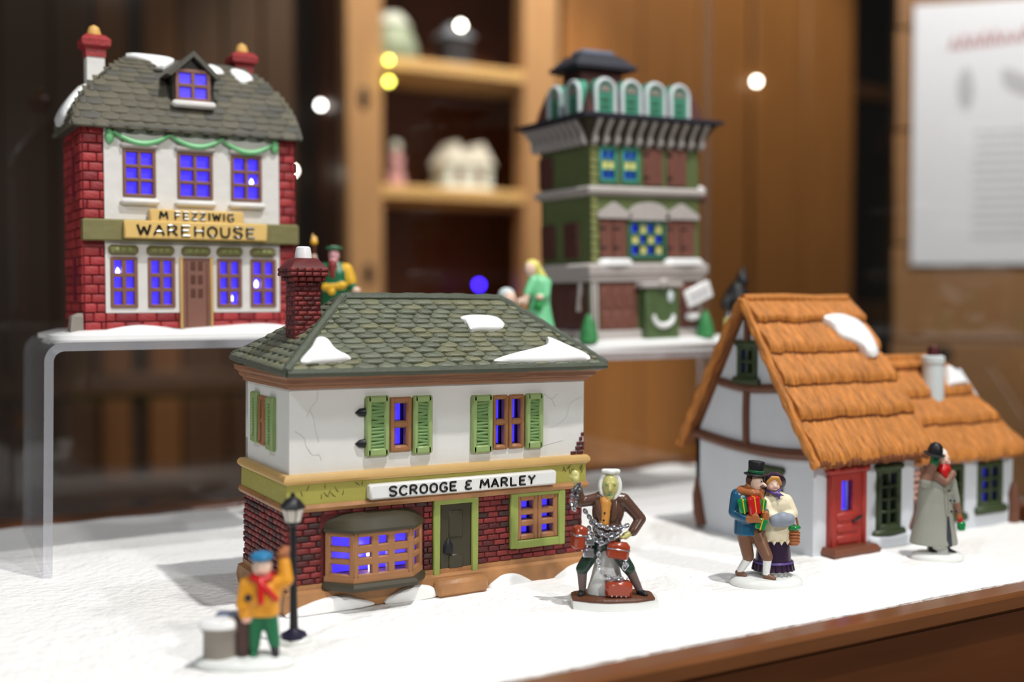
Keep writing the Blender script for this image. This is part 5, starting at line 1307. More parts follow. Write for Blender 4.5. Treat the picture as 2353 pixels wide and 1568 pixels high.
# man in chains before the counting house
P = thing('figurine', 'figurine in a brown coat hung with silver chains and rust-red cash boxes', 'figurine', (33.7, 47.9, 0), -30)
def chain_man(t):
    B().loft([[(x, y, z) for x, y in ((-2.1, -1.0), (-1.2, -1.35), (1.4, -1.35), (2.3, -0.9), (2.35, 0.7), (1.5, 1.2), (-1.4, 1.2), (-2.2, 0.7))] for z in (-0.08, 0.3)]).obj('base', 'bisque', t)
    B().loft([[(x * k, y * k, z) for x, y in ((-2.15, -0.7), (-1.2, -1.15), (-0.3, -1.3), (1.2, -1.1), (2.15, -0.6), (2.1, 0.6), (1.3, 1.05), (-1.4, 1.05), (-2.15, 0.5))] for z, k in ((0.25, 0.98), (0.42, 1.0), (0.5, 0.93))]).obj('ground', 'soil_brown', t)
    B().lathe([(1.1, 0.4), (0.85, 1.2), (0.6, 2.2), (0.4, 3.2)], (-0.3, 0.25, 0), 18, 1.0, 0.7).obj('support', 'bisque', t)
    pr = [('e', (-0.15, -0.02, 6.15), (0.43, 0.45, 0.62), 'skin_ghost'), ('c', (-0.2, 0.1, 5.75), (-0.22, 0.1, 5.3), 0.26, 0.3, 'bisque'),
          ('c', (-0.2, -0.46, 6.25), (-0.21, -0.54, 6.02), 0.07, 0.11, 'skin_ghost'), ('e', (-0.2, -0.3, 5.62), (0.2, 0.2, 0.16), 'skin_ghost'),
          ('c', (-0.36, -0.4, 6.34), (-0.26, -0.43, 6.36), 0.06, 0.05, 'skin_ghost'), ('c', (0.05, -0.4, 6.34), (-0.1, -0.43, 6.36), 0.06, 0.05, 'skin_ghost'),
          ('c', (-0.68, 0.1, 5.5), (0.42, 0.1, 5.42), 0.36, 0.36, 'coat_brown'), ('e', (-0.25, 0.05, 4.75), (0.85, 0.55, 0.9), 'coat_brown'), ('e', (-0.28, 0.05, 3.95), (0.8, 0.55, 0.65), 'coat_brown'),
          ('c', (-0.42, -0.3, 5.35), (-0.5, -0.46, 4.3), 0.3, 0.26, 'vest_amber'),
          ('c', (-0.8, 0.1, 5.45), (-1.68, -0.05, 5.3), 0.34, 0.28, 'coat_brown'), ('c', (-1.68, -0.05, 5.3), (-1.84, -0.15, 6.05), 0.29, 0.24, 'coat_brown'),
          ('c', (-1.84, -0.15, 6.05), (-1.92, -0.18, 6.4), 0.15, 0.16, 'skin_ghost'),
          ('c', (0.55, 0.1, 5.4), (1.45, 0.1, 4.4), 0.36, 0.3, 'coat_brown'), ('c', (1.45, 0.1, 4.4), (1.02, -0.25, 3.82), 0.3, 0.27, 'coat_brown'),
          ('c', (1.0, -0.25, 3.8), (0.7, -0.38, 3.66), 0.16, 0.18, 'skin_ghost'),
          ('e', (-0.35, 0.1, 3.2), (0.8, 0.5, 0.5), 'breeches_green'),
          ('c', (-0.75, 0.0, 3.1), (-1.6, -0.2, 1.85), 0.42, 0.34, 'breeches_green'), ('c', (-1.6, -0.2, 1.8), (-1.58, -0.12, 0.8), 0.29, 0.2, 'stocking_grey'), ('c', (-1.58, -0.1, 0.62), (-1.72, -0.5, 0.56), 0.19, 0.15, 'iron_black'),
          ('c', (0.0, 0.0, 3.1), (0.82, -0.2, 1.85), 0.42, 0.34, 'breeches_green'), ('c', (0.86, -0.2, 1.8), (1.35, -0.1, 0.8), 0.29, 0.2, 'stocking_grey'), ('c', (1.38, -0.1, 0.64), (1.66, -0.42, 0.56), 0.19, 0.15, 'iron_black')]
    pr += hand((-1.95, -0.2, 6.5), (0.0, -0.1, 1), (1, 0, 0), 'skin_ghost', 0.075, 0.1)
    pr += hand((0.62, -0.42, 3.62), (-0.8, -0.3, -0.5), (0.3, -0.8, 0.2), 'skin_ghost', 0.08, 0.12)
    bd = fused('body', pr, t, 0.05)
    dots(bd, [(-0.42, -0.58, 5.2), (-0.48, -0.68, 4.85), (-0.53, -0.7, 4.48)], 0.06, 'iron_black')
    dots(bd, [(-0.37, -0.42, 6.26), (0.06, -0.42, 6.24)], 0.05, 'lip_green', 'eye')
    B().tube([(-0.34, -0.43, 5.74), (-0.2, -0.5, 5.79), (-0.05, -0.44, 5.73)], [0.02, 0.045, 0.02], 6).obj('mouth', 'lip_green', bd)
    for s_, x in ((-1, -0.86), (1, 0.12)):     # coat lapels
        B().tube([(x, -0.38, 5.45), (x - s_ * 0.06, -0.58, 5.0), (x - s_ * 0.18, -0.62, 4.45)], [0.1, 0.17, 0.08], 8, flat=0.5).obj('lapel', 'coat_brown', bd)
    # bandage round head and jaw, knotted on top
    b = B()
    loop = [(-0.15 + 0.5 * math.sin(a), -0.02 + 0.12 * math.cos(a), 6.14 + 0.68 * math.cos(a)) for a in [2 * math.pi * k / 24 for k in range(25)]]
    b.tube(loop, 0.13, 8)
    bg = b.obj('bandage', 'bisque', t)
    fused('hair', [('e', (-0.1, 0.2, 6.3), (0.5, 0.42, 0.6), 'bisque')], t, 0.06)
    fused('bandage_knot', [('c', (-0.5, -0.05, 6.93), (0.25, -0.05, 6.9), 0.13, 0.15, 'bisque'), ('e', (-0.12, -0.1, 6.88), (0.24, 0.18, 0.15), 'bisque')], t, 0.05)
    def chest(nm, c, s, rz, ry):
        o = link(nm, B().box(-s[0], s[0], -s[1], s[1], -s[2], s[2], 0.14).mesh(nm, 'box_rust'), t, loc=c, rot=(0, ry, rz))
        B().box(-s[0] - 0.02, s[0] + 0.02, -s[1] - 0.03, s[1] + 0.03, s[2] * 0.15, s[2] * 0.32, 0.03).obj('strap', 'silver', o)
        return o
    chest('cash_box', (0.2, -0.75, 2.95), (0.58, 0.35, 0.42), 0, 8)
    chest('cash_box', (-1.78, -0.45, 3.55), (0.34, 0.4, 0.6), 20, 8)
    c = link('cash_box', B().box(-0.7, 0.7, -0.42, 0.42, -0.42, 0.42, 0.16).mesh('cash_box', 'box_rust'), t, loc=(0.25, -0.55, 0.9), rot=(0, 2, 0))
    dots(c, [(-0.36 + 0.24 * k, -0.42, -0.3) for k in range(4)], 0.05, 'silver', 'stud')
    # chains: every link a ring
    lk = B()
    ringpts = [(0.13 * math.cos(2 * math.pi * k / 10), 0, 0.09 * math.sin(2 * math.pi * k / 10)) for k in range(11)]
    lk.tube(ringpts, 0.042, 6); LM = lk.mesh('chain_link', 'silver')
    def chain(pts, nm='chain'):
        q = [Vector(p) for p in curve(pts, 60)]; L = [0.0]
        for i in range(59): L.append(L[-1] + (q[i + 1] - q[i]).length)
        core = B().tube([tuple(p) for p in q], 0.035, 5).obj(nm, 'silver', t)
        n = int(L[-1] / 0.17); k = 0
        for i in range(n):
            d = (i + 0.5) * L[-1] / n
            while k < 58 and L[k + 1] < d: k += 1
            tt = (q[k + 1] - q[k]).normalized(); p = q[k].lerp(q[k + 1], (d - L[k]) / max(1e-6, L[k + 1] - L[k]))
            a = tt.cross(Vector((0.2, 1, 0.1))).normalized(); c_ = tt.cross(a)
            if i % 2: a, c_ = c_, a
            piece('chain_link', LM, core, basis(tt, c_, a, p, (1, 1, 1)))
    chain([(-1.5, -0.3, 4.95), (-1.1, -0.5, 4.45), (-0.5, -0.75, 4.15), (0.1, -0.75, 4.08), (0.75, -0.55, 4.2)])
    chain([(-1.2, -0.5, 4.4), (-0.7, -0.8, 3.85), (-0.1, -0.85, 3.75), (0.5, -0.7, 4.05)])
    chain([(-1.3, -0.5, 4.1), (-1.0, -0.8, 3.55), (-0.6, -0.9, 3.35), (-0.2, -0.9, 3.5), (0.2, -0.85, 3.7)])
    chain([(-0.6, -0.8, 3.9), (-0.75, -0.85, 3.0), (-0.8, -0.8, 2.3), (-0.6, -0.75, 1.75), (0.0, -0.7, 1.45), (0.65, -0.6, 1.45)])
    chain([(-1.75, -0.35, 6.3), (-2.1, -0.38, 5.9), (-2.15, -0.35, 5.3), (-2.0, -0.35, 5.0), (-1.9, -0.4, 5.6), (-1.7, -0.42, 6.2)])
    chain([(0.55, -0.7, 2.6), (0.65, -0.62, 2.2), (0.58, -0.6, 1.9), (0.5, -0.62, 2.3)])
    for p, s_ in (((-1.25, -0.75, 3.4), 0.26), ((-1.3, -0.7, 2.8), 0.3), ((-0.15, -0.95, 3.62), 0.2)):
        k = link('padlock', B().box(-s_, s_, -0.12, 0.12, -s_ * 0.8, s_ * 0.8, 0.07).mesh('padlock', 'silver'), t, loc=p)
        B().tube([(-s_ * 0.5, 0, s_ * 0.7), (-s_ * 0.4, 0, s_ * 1.4), (s_ * 0.4, 0, s_ * 1.4), (s_ * 0.5, 0, s_ * 0.7)], 0.05, 6).obj('shackle', 'silver', k)
chain_man(P)

# couple with parcels
P = thing('figurine', 'figurine of a man carrying red and green parcels beside a woman in cream', 'figurine', (43.45, 46.95, 0), -30)
def couple(t):
    snowbase(t, 2.05, 1.4, 0.42)
    man = [('e', (-0.62, -0.1, 5.62), (0.38, 0.44, 0.52), 'skin'), ('c', (-0.3, -0.42, 5.66), (-0.22, -0.5, 5.55), 0.07, 0.1, 'skin'), ('c', (-0.8, 0.1, 5.4), (-0.9, 0.1, 4.9), 0.28, 0.34, 'coat_blue'),
           ('e', (-1.1, 0.1, 4.35), (0.8, 0.6, 0.95), 'coat_blue'), ('l', (-0.98, 0.1, 0), [(0.05, 2.72), (0.86, 2.75), (0.82, 3.4), (0.75, 4.2)], 'coat_blue', 0.72),
           ('c', (-1.65, 0.1, 4.95), (-1.85, -0.1, 4.0), 0.36, 0.32, 'coat_blue'), ('c', (-1.85, -0.1, 4.0), (-1.25, -0.6, 3.75), 0.32, 0.28, 'coat_blue'), ('c', (-1.2, -0.65, 3.75), (-0.85, -0.82, 3.82), 0.26, 0.27, 'glove_tan'),
           ('c', (-0.45, 0.1, 4.9), (-0.02, -0.1, 4.25), 0.32, 0.28, 'coat_blue'), ('c', (-0.02, -0.1, 4.25), (-0.2, -0.5, 3.95), 0.27, 0.24, 'coat_blue'), ('e', (-0.28, -0.68, 3.95), (0.26, 0.22, 0.3), 'glove_tan'),
           ('c', (-1.3, 0.05, 2.9), (-1.05, -0.15, 1.55), 0.42, 0.33, 'trouser_brown'), ('c', (-1.05, -0.15, 1.45), (-1.45, 0.0, 0.75), 0.26, 0.2, 'bisque'), ('c', (-1.55, 0.05, 0.58), (-1.25, -0.25, 0.5), 0.2, 0.15, 'trouser_brown'),
           ('c', (-0.6, -0.15, 2.9), (-0.12, -0.72, 1.65), 0.42, 0.32, 'trouser_brown'), ('c', (-0.12, -0.74, 1.5), (-0.18, -0.72, 0.75), 0.25, 0.2, 'bisque'), ('c', (-0.2, -0.72, 0.6), (0.2, -0.98, 0.5), 0.19, 0.13, 'trouser_brown')]
    for k in range(4):
        man.append(('c', (-0.98 + 0.09 * k, -0.98, 3.98 - 0.1 * k), (-0.72 + 0.05 * k, -1.0, 3.98 - 0.12 * k), 0.085, 0.075, 'glove_tan'))
        man.append(('c', (-0.36, -0.86, 4.1 - 0.11 * k), (-0.14, -0.84, 4.1 - 0.11 * k), 0.075, 0.07, 'glove_tan'))
    man += [('c', (-0.95, -0.85, 3.98), (-0.8, -0.98, 4.15), 0.09, 0.07, 'glove_tan'), ('c', (-0.3, -0.8, 4.15), (-0.4, -0.88, 4.3), 0.08, 0.07, 'glove_tan')]
    bd = fused('man_body', man, t, 0.05)
    fused('man_hair', [('e', (-0.78, 0.12, 5.72), (0.4, 0.4, 0.5), 'hair_brown'), ('c', (-0.86, -0.12, 5.8), (-0.84, -0.1, 5.4), 0.2, 0.16, 'hair_brown')], t, 0.05)
    B().tube([(-0.5, -0.5, 5.52), (-0.32, -0.56, 5.5), (-0.14, -0.44, 5.48)], [0.03, 0.075, 0.03], 6).obj('moustache', 'hair_brown', bd)
    dots(bd, [(-0.42, -0.48, 5.78), (-0.24, -0.42, 5.78)], 0.04, 'iron_black', 'eye')
    fused('scarf', [('c', (-1.5, 0.0, 5.18), (-0.9, -0.35, 5.12), 0.24, 0.27, 'glove_tan'), ('c', (-0.9, -0.35, 5.12), (-0.4, -0.3, 5.1), 0.27, 0.2, 'glove_tan'), ('c', (-1.05, 0.0, 5.45), (-0.4, -0.35, 5.2), 0.2, 0.2, 'glove_tan'), ('c', (-0.45, -0.4, 5.1), (-0.35, -0.55, 4.6), 0.17, 0.12, 'glove_tan'), ('c', (-1.4, 0.3, 5.2), (-0.6, 0.4, 5.2), 0.24, 0.24, 'glove_tan')], t, 0.055)
    hat = B().lathe([(0.02, 0.0), (0.62, 0.0), (0.66, 0.05), (0.6, 0.1), (0.4, 0.12), (0.41, 0.3), (0.45, 0.72), (0.42, 0.78), (0.02, 0.78)], (0, 0, 0), 24).obj('top_hat', 'iron_black', t)
    hat.location = (-0.66 * S, 0.0, 6.06 * S); hat.rotation_euler = (0, rad(5), 0)
    B().lathe([(0.42, 0.13), (0.44, 0.15), (0.445, 0.27), (0.42, 0.29)], (0, 0, 0), 24).obj('hat_band', 'robe_green', hat)
    def parcel(c, s, m, rot, nm='parcel'):
        o = link(nm, B().box(-s[0], s[0], -s[1], s[1], -s[2], s[2], 0.08).mesh(nm, m), t, loc=c, rot=rot)
        B().box(-0.03, 0.03, -s[1] - 0.015, s[1] + 0.015, -s[2] - 0.015, s[2] + 0.015).obj('ribbon', 'robe_gold', o)
    parcel((-1.45, -0.55, 4.45), (0.26, 0.22, 0.4), 'parcel_green', (0, -10, 0)); parcel((-0.88, -0.72, 4.5), (0.34, 0.24, 0.5), 'parcel_red', (0, -8, 10)); parcel((-0.4, -0.7, 4.5), (0.18, 0.2, 0.36), 'parcel_green', (0, 5, 0)); parcel((-0.5, -0.72, 3.5), (0.3, 0.22, 0.32), 'parcel_green', (0, 15, 0))
    wo = [('e', (0.3, 0.0, 5.55), (0.4, 0.42, 0.5), 'skin'), ('e', (0.36, -0.42, 5.5), (0.09, 0.09, 0.1), 'skin'), ('e', (0.16, -0.3, 5.42), (0.15, 0.12, 0.13), 'skin_pink'), ('e', (0.5, -0.28, 5.42), (0.15, 0.12, 0.13), 'skin_pink'),
          ('c', (0.32, 0.15, 5.2), (0.4, 0.2, 4.8), 0.3, 0.4, 'cream'), ('e', (0.5, 0.15, 4.35), (0.85, 0.6, 0.85), 'cream'), ('l', (0.5, 0.2, 0), [(0.05, 2.45), (0.95, 2.45), (0.92, 3.0), (0.8, 3.9)], 'cream', 0.78),
          ('c', (-0.1, 0.0, 4.6), (0.0, -0.3, 3.95), 0.34, 0.32, 'cream'), ('c', (0.0, -0.3, 3.95), (0.45, -0.6, 3.72), 0.32, 0.26, 'cream'),
          ('c', (1.1, 0.1, 4.65), (1.38, -0.05, 3.95), 0.34, 0.34, 'cream'), ('c', (1.38, -0.05, 3.95), (0.9, -0.55, 3.7), 0.34, 0.26, 'cream'),
          ('l', (0.45, 0.2, 0), [(0.05, 0.4), (0.75, 0.4), (0.75, 0.8)], 'bisque', 0.8), ('l', (0.42, 0.2, 0), [(0.05, 0.72), (1.12, 0.72), (1.08, 1.0), (1.0, 1.25), (0.92, 2.0), (0.8, 2.6)], 'skirt_plum', 0.78)]
    wb_ = fused('woman_body', wo, t, 0.05)
    dots(wb_, [(0.2, -0.38, 5.62), (0.5, -0.37, 5.62)], 0.035, 'stone_grey', 'eye')
    B().tube([(0.28, -0.42, 5.32), (0.36, -0.44, 5.31), (0.44, -0.42, 5.32)], 0.025, 5).obj('mouth', 'skin_pink', wb_)
    B().tube([(0.42 + 1.06 * math.cos(a), 0.2 + 0.83 * math.sin(a), 1.2) for a in [2 * math.pi * k / 30 for k in range(31)]], 0.07, 6).obj('skirt_ribbon', 'ribbon_violet', wb_)
    for k in range(20):
        a = 2 * math.pi * k / 20
        B().tube([(0.42 + 1.08 * math.cos(a), 0.2 + 0.84 * math.sin(a), 1.15), (0.42 + 1.12 * math.cos(a), 0.2 + 0.87 * math.sin(a), 0.74)], [0.05, 0.1], 6).obj('pleat', 'skirt_plum', wb_)
    for k in range(14):
        a = 2 * math.pi * k / 14
        B().lathe([(0.14, 0.0), (0.1, -0.12), (0.01, -0.26)], (0.5 + 0.92 * math.cos(a), 0.2 + 0.72 * math.sin(a), 2.5), 6).obj('fringe', 'cream', wb_)
    fused('muff', [('c', (0.35, -0.72, 3.66), (1.02, -0.72, 3.72), 0.38, 0.38, 'muff_grey'), ('e', (0.7, -0.75, 3.72), (0.5, 0.4, 0.44), 'muff_grey')], t, 0.06)
    fused('woman_hair', [('c', (-0.02, -0.2, 5.7), (0.2, -0.32, 5.97), 0.13, 0.13, 'hair_gold'), ('c', (0.2, -0.32, 5.97), (0.5, -0.3, 5.95), 0.13, 0.13, 'hair_gold'), ('c', (0.5, -0.3, 5.95), (0.68, -0.18, 5.6), 0.13, 0.11, 'hair_gold'), ('e', (0.32, 0.1, 5.7), (0.46, 0.4, 0.45), 'hair_gold')], t, 0.05)
    bon = B().lathe([(0.46, -0.28), (0.62, -0.2), (0.62, -0.08), (0.52, 0.2), (0.35, 0.42), (0.02, 0.5)], (0, 0, 0), 22).obj('bonnet', 'skirt_plum', t)
    bon.location = (0.4 * S, 0.1 * S, 5.68 * S); bon.rotation_euler = (rad(-62), 0, rad(8))
    fused('bonnet_ribbon', [('c', (-0.1, -0.1, 5.25), (0.3, -0.42, 5.1), 0.07, 0.08, 'ribbon_violet'), ('c', (0.3, -0.42, 5.1), (0.72, -0.2, 5.3), 0.08, 0.07, 'ribbon_violet'), ('e', (0.55, -0.42, 5.05), (0.16, 0.1, 0.12), 'ribbon_violet'), ('c', (0.55, -0.45, 5.0), (0.55, -0.48, 4.82), 0.07, 0.06, 'ribbon_violet'), ('c', (0.62, -0.42, 5.05), (0.82, -0.36, 4.98), 0.07, 0.04, 'ribbon_violet')], t, 0.04)
    bk = B().lathe([(0.02, 0.0), (0.26, 0.0), (0.33, 0.12), (0.3, 0.5), (0.27, 0.85), (0.02, 0.85)], (1.46, -0.15, 2.2), 16).obj('basket', 'basket_brown', t)
    for k in range(4): B().tube([(1.46 + 0.33 * math.cos(a), -0.15 + 0.33 * math.sin(a), 2.36 + 0.17 * k) for a in [2 * math.pi * q / 16 for q in range(17)]], 0.04, 5).obj('weave', 'basket_brown', bk)
    fused('holly', [('e', (1.46 + 0.2 * math.cos(a), -0.15 + 0.2 * math.sin(a), 3.15), (0.2, 0.2, 0.16), 'parcel_green') for a in (0, 1.2, 2.4, 3.6, 4.8)], t, 0.05)
    B().tube(curve([(1.2, -0.15, 3.0), (1.3, -0.1, 3.9), (1.6, -0.1, 3.7), (1.72, -0.15, 3.0)], 14), 0.06, 6).obj('basket_handle', 'basket_brown', bk)
couple(P)

# gentleman in the long grey coat, hat raised
P = thing('figurine', 'figurine in a long grey overcoat raising a black bowler hat', 'figurine', (56.75, 46.35, 0), -30)
def gent(t):
    snowbase(t, 1.62, 1.1, 0.34)
    pr = [('e', (0.26, -0.05, 6.05), (0.36, 0.4, 0.5), 'skin'), ('e', (0.32, -0.44, 6.0), (0.1, 0.11, 0.1), 'skin_pink'), ('e', (0.12, -0.3, 5.88), (0.15, 0.14, 0.14), 'skin_pink'), ('e', (0.48, -0.28, 5.88), (0.14, 0.14, 0.14), 'skin_pink'),
          ('c', (0.1, 0.1, 5.6), (0.05, 0.1, 5.1), 0.32, 0.5, 'coat_grey'),
          ('l', (-0.2, 0.1, 0), [(0.05, 0.86), (1.45, 0.88), (1.42, 1.1), (1.2, 2.2), (1.02, 3.4), (0.98, 4.2), (0.8, 4.9), (0.4, 5.3)], 'coat_grey', 0.75),
          ('c', (-0.75, 0.0, 4.7), (-0.95, -0.45, 4.75), 0.42, 0.38, 'coat_grey'), ('c', (-0.95, -0.45, 4.8), (-0.55, -0.55, 5.75), 0.36, 0.28, 'collar_brown'),
          ('c', (-0.52, -0.55, 5.75), (-0.46, -0.52, 6.25), 0.27, 0.25, 'robe_green'),
          ('c', (0.75, 0.0, 4.7), (1.02, -0.1, 3.5), 0.34, 0.28, 'coat_grey'), ('c', (1.02, -0.1, 3.5), (1.15, -0.2, 2.9), 0.27, 0.22, 'collar_brown'), ('e', (1.18, -0.22, 2.62), (0.2, 0.2, 0.24), 'glove_tan'),
          ('c', (-0.35, 0.05, 1.0), (-0.35, 0.0, 0.5), 0.22, 0.2, 'iron_black'), ('c', (-0.35, 0.0, 0.45), (-0.3, -0.3, 0.4), 0.18, 0.15, 'iron_black'), ('c', (0.5, 0.05, 1.0), (0.62, 0.0, 0.5), 0.2, 0.18, 'iron_black'), ('c', (0.62, 0.0, 0.47), (1.0, -0.25, 0.4), 0.17, 0.1, 'iron_black'), ('c', (0.1, 0.25, 0.9), (0.1, 0.25, 0.3), 0.6, 0.65, 'bisque')]
    for k in range(4): pr.append(('c', (-0.64 + 0.11 * k, -0.68, 6.2), (-0.62 + 0.1 * k, -0.72, 6.5), 0.08, 0.07, 'robe_green'))
    pr.append(('c', (-0.28, -0.6, 6.05), (-0.2, -0.66, 6.3), 0.08, 0.07, 'robe_green'))
    bd = fused('body', pr, t, 0.055)
    fused('hair', [('e', (0.2, 0.08, 6.35), (0.36, 0.36, 0.36), 'bisque'), ('c', (0.02, -0.1, 6.2), (0.0, -0.1, 5.9), 0.16, 0.12, 'bisque')], t, 0.05)
    fused('scarf', [('e', (0.22, -0.3, 5.5), (0.42, 0.3, 0.36), 'scarf_red'), ('c', (0.1, -0.42, 5.4), (0.24, -0.5, 5.1), 0.28, 0.16, 'scarf_red')], t, 0.05)
    fused('collar', [('c', (-0.85, -0.1, 5.35), (-0.3, -0.5, 5.1), 0.32, 0.28, 'collar_brown'), ('c', (-0.3, -0.5, 5.1), (0.22, -0.6, 4.68), 0.28, 0.2, 'collar_brown'), ('c', (0.22, -0.6, 4.68), (0.72, -0.3, 5.2), 0.2, 0.26, 'collar_brown'), ('c', (-0.7, 0.4, 5.35), (0.6, 0.4, 5.3), 0.3, 0.3, 'collar_brown')], t, 0.055)
    dots(bd, [(0.42, -0.6, 4.22), (0.48, -0.7, 3.65), (0.78, -0.55, 3.6), (0.52, -0.78, 3.0), (0.86, -0.62, 2.98)], 0.08, 'iron_black')
    dots(bd, [(0.16, -0.42, 6.14), (0.44, -0.4, 6.14)], 0.035, 'iron_black', 'eye')
    B().loft([[(0.18, -0.92, 0.85), (0.58, -0.86, 0.87), (0.58, -0.6, 0.87), (0.18, -0.7, 0.85)], [(0.24, -0.86, 1.6), (0.52, -0.83, 1.6), (0.52, -0.5, 1.6), (0.24, -0.6, 1.6)], [(0.34, -0.74, 2.7), (0.4, -0.73, 2.7), (0.4, -0.5, 2.7), (0.34, -0.5, 2.7)]]).obj('coat_slit', 'lining_dark', bd)
    B().tube([(0.24, -0.8, 4.6), (0.28, -0.82, 3.4), (0.34, -0.8, 2.7)], 0.025, 5).obj('coat_seam', 'stone_grey', bd)
    h = B().lathe([(0.02, 0.0), (0.6, -0.04), (0.64, 0.03), (0.46, 0.08), (0.44, 0.3), (0.36, 0.56), (0.2, 0.7), (0.02, 0.74)], (0, 0, 0), 24).obj('bowler_hat', 'iron_black', t)
    h.location = (-0.47 * S, -0.55 * S, 6.45 * S); h.rotation_euler = (rad(10), rad(8), 0)
    o = link('parcel', B().box(-0.22, 0.22, -0.2, 0.2, -0.28, 0.28, 0.1).mesh('parcel', 'parcel_green'), t, loc=(1.36, -0.2, 2.0))
    link('parcel', B().box(-0.14, 0.14, -0.14, 0.14, -0.16, 0.16, 0.05).mesh('parcel', 'scarf_red'), t, loc=(1.25, -0.2, 2.42))
gent(P)

# boy by the wall and the street lamp, closest to the camera
P = thing('figurine', 'figurine of a boy in orange jacket, red scarf and blue cap', 'figurine', (14.6, 47.75, 0), -30)
def boy(t):
    snowbase(t, 2.1, 1.0, 0.3, cx=-0.35)
    pr = [('e', (0.38, -0.02, 4.02), (0.4, 0.42, 0.46), 'skin'), ('e', (0.4, -0.42, 3.95), (0.09, 0.1, 0.09), 'skin_pink'), ('e', (0.22, -0.3, 3.86), (0.14, 0.12, 0.12), 'skin_pink'), ('e', (0.56, -0.3, 3.86), (0.14, 0.12, 0.12), 'skin_pink'),
          ('c', (0.36, 0.1, 3.6), (0.35, 0.1, 3.3), 0.26, 0.4, 'jacket_orange'), ('e', (0.34, 0.05, 2.85), (0.82, 0.6, 0.85), 'jacket_orange'), ('l', (0.34, 0.05, 0), [(0.05, 2.0), (0.72, 2.02), (0.74, 2.6)], 'jacket_orange', 0.75),
          ('c', (-0.25, 0.05, 3.25), (-0.4, -0.1, 2.5), 0.36, 0.3, 'jacket_orange'), ('c', (-0.4, -0.1, 2.5), (-0.28, -0.3, 2.1), 0.3, 0.24, 'jacket_orange'), ('e', (-0.24, -0.34, 1.95), (0.2, 0.18, 0.2), 'skin_pink'),
          ('c', (0.9, 0.05, 3.25), (1.32, 0.1, 3.45), 0.34, 0.32, 'jacket_orange'), ('c', (1.32, 0.1, 3.45), (1.22, 0.25, 4.15), 0.31, 0.26, 'jacket_orange'), ('c', (1.2, 0.28, 4.2), (1.2, 0.3, 4.5), 0.24, 0.22, 'glove_tan'),
          ('c', (0.08, 0.05, 2.1), (0.0, 0.0, 0.75), 0.36, 0.26, 'trousers_green'), ('c', (0.0, 0.0, 0.55), (0.05, -0.25, 0.4), 0.2, 0.15, 'trousers_green'),
          ('c', (0.62, 0.05, 2.1), (0.82, 0.1, 0.85), 0.36, 0.25, 'trousers_green'), ('c', (0.84, 0.1, 0.6), (0.95, -0.18, 0.46), 0.2, 0.15, 'iron_black')]
    for k in range(4): pr.append(('c', (1.06 + 0.1 * k, 0.12, 4.5), (1.12 + 0.1 * k, 0.3, 4.78 - 0.04 * abs(k - 1.5)), 0.08, 0.07, 'glove_tan'))
    pr.append(('c', (1.0, 0.2, 4.35), (0.92, 0.3, 4.5), 0.08, 0.07, 'glove_tan'))
    bd = fused('body', pr, t, 0.06)
    dots(bd, [(0.24, -0.4, 4.08), (0.52, -0.4, 4.08)], 0.04, 'iron_black', 'eye')
    B().ell((-0.1, -0.52, 2.85), (0.15, 0.07, 0.16), 10, 7).obj('patch', 'iron_black', bd)
    fused('hair', [('e', (0.38, 0.15, 4.1), (0.42, 0.35, 0.42), 'hair_brown')], t, 0.06)
    fused('scarf', [('c', (0.0, -0.2, 3.62), (0.35, -0.42, 3.52), 0.15, 0.17, 'scarf_red'), ('c', (0.35, -0.42, 3.52), (0.75, -0.2, 3.62), 0.17, 0.15, 'scarf_red'), ('c', (0.4, -0.52, 3.45), (0.45, -0.68, 2.7), 0.15, 0.13, 'scarf_red'), ('c', (0.5, -0.5, 3.4), (1.05, -0.52, 2.8), 0.14, 0.12, 'scarf_red'), ('c', (-0.02, 0.3, 3.62), (0.75, 0.3, 3.62), 0.15, 0.15, 'scarf_red')], t, 0.05)
    B().lathe([(0.02, -0.12), (0.4, -0.12), (0.47, 0.0), (0.42, 0.14), (0.2, 0.22), (0.02, 0.22)], (0.36, -0.02, 4.42), 20).obj('cap', 'cap_blue', t)
    B().box(-0.66, -0.14, -0.35, 0.05, 0.3, 1.95, 0.12).obj('sack', 'sack_brown', t)
    w = B().lathe([(0.02, 0.1), (0.78, 0.1), (0.74, 0.4), (0.72, 1.3), (0.82, 1.42), (0.84, 1.6), (0.7, 1.68), (0.02, 1.7)], (-1.35, 0.05, 0), 24, 1.0, 0.85).obj('stone_wall', 'stone_grey', t)
    B().pillow([(-2.1, -0.5), (-1.3, -0.7), (-0.7, -0.45), (-0.75, 0.2), (-1.4, 0.35), (-2.1, 0.2)], lambda x, y, h: (x, y, 1.62 + h), 0.28, 30, 4, -0.05).obj('snow_cap', 'snow_paint', w)
    B().box(-1.7, -0.5, 0.2, 0.9, 1.5, 1.98, 0.1).obj('coping', 'slate_blue', w)
boy(P)
P.scale = (1.06, 1.06, 1.06)
P = thing('street_lamp', 'small black street lamp with pale lantern beside the orange jacketed figure', 'street lamp', (17.15, 49.9, 0), -30)
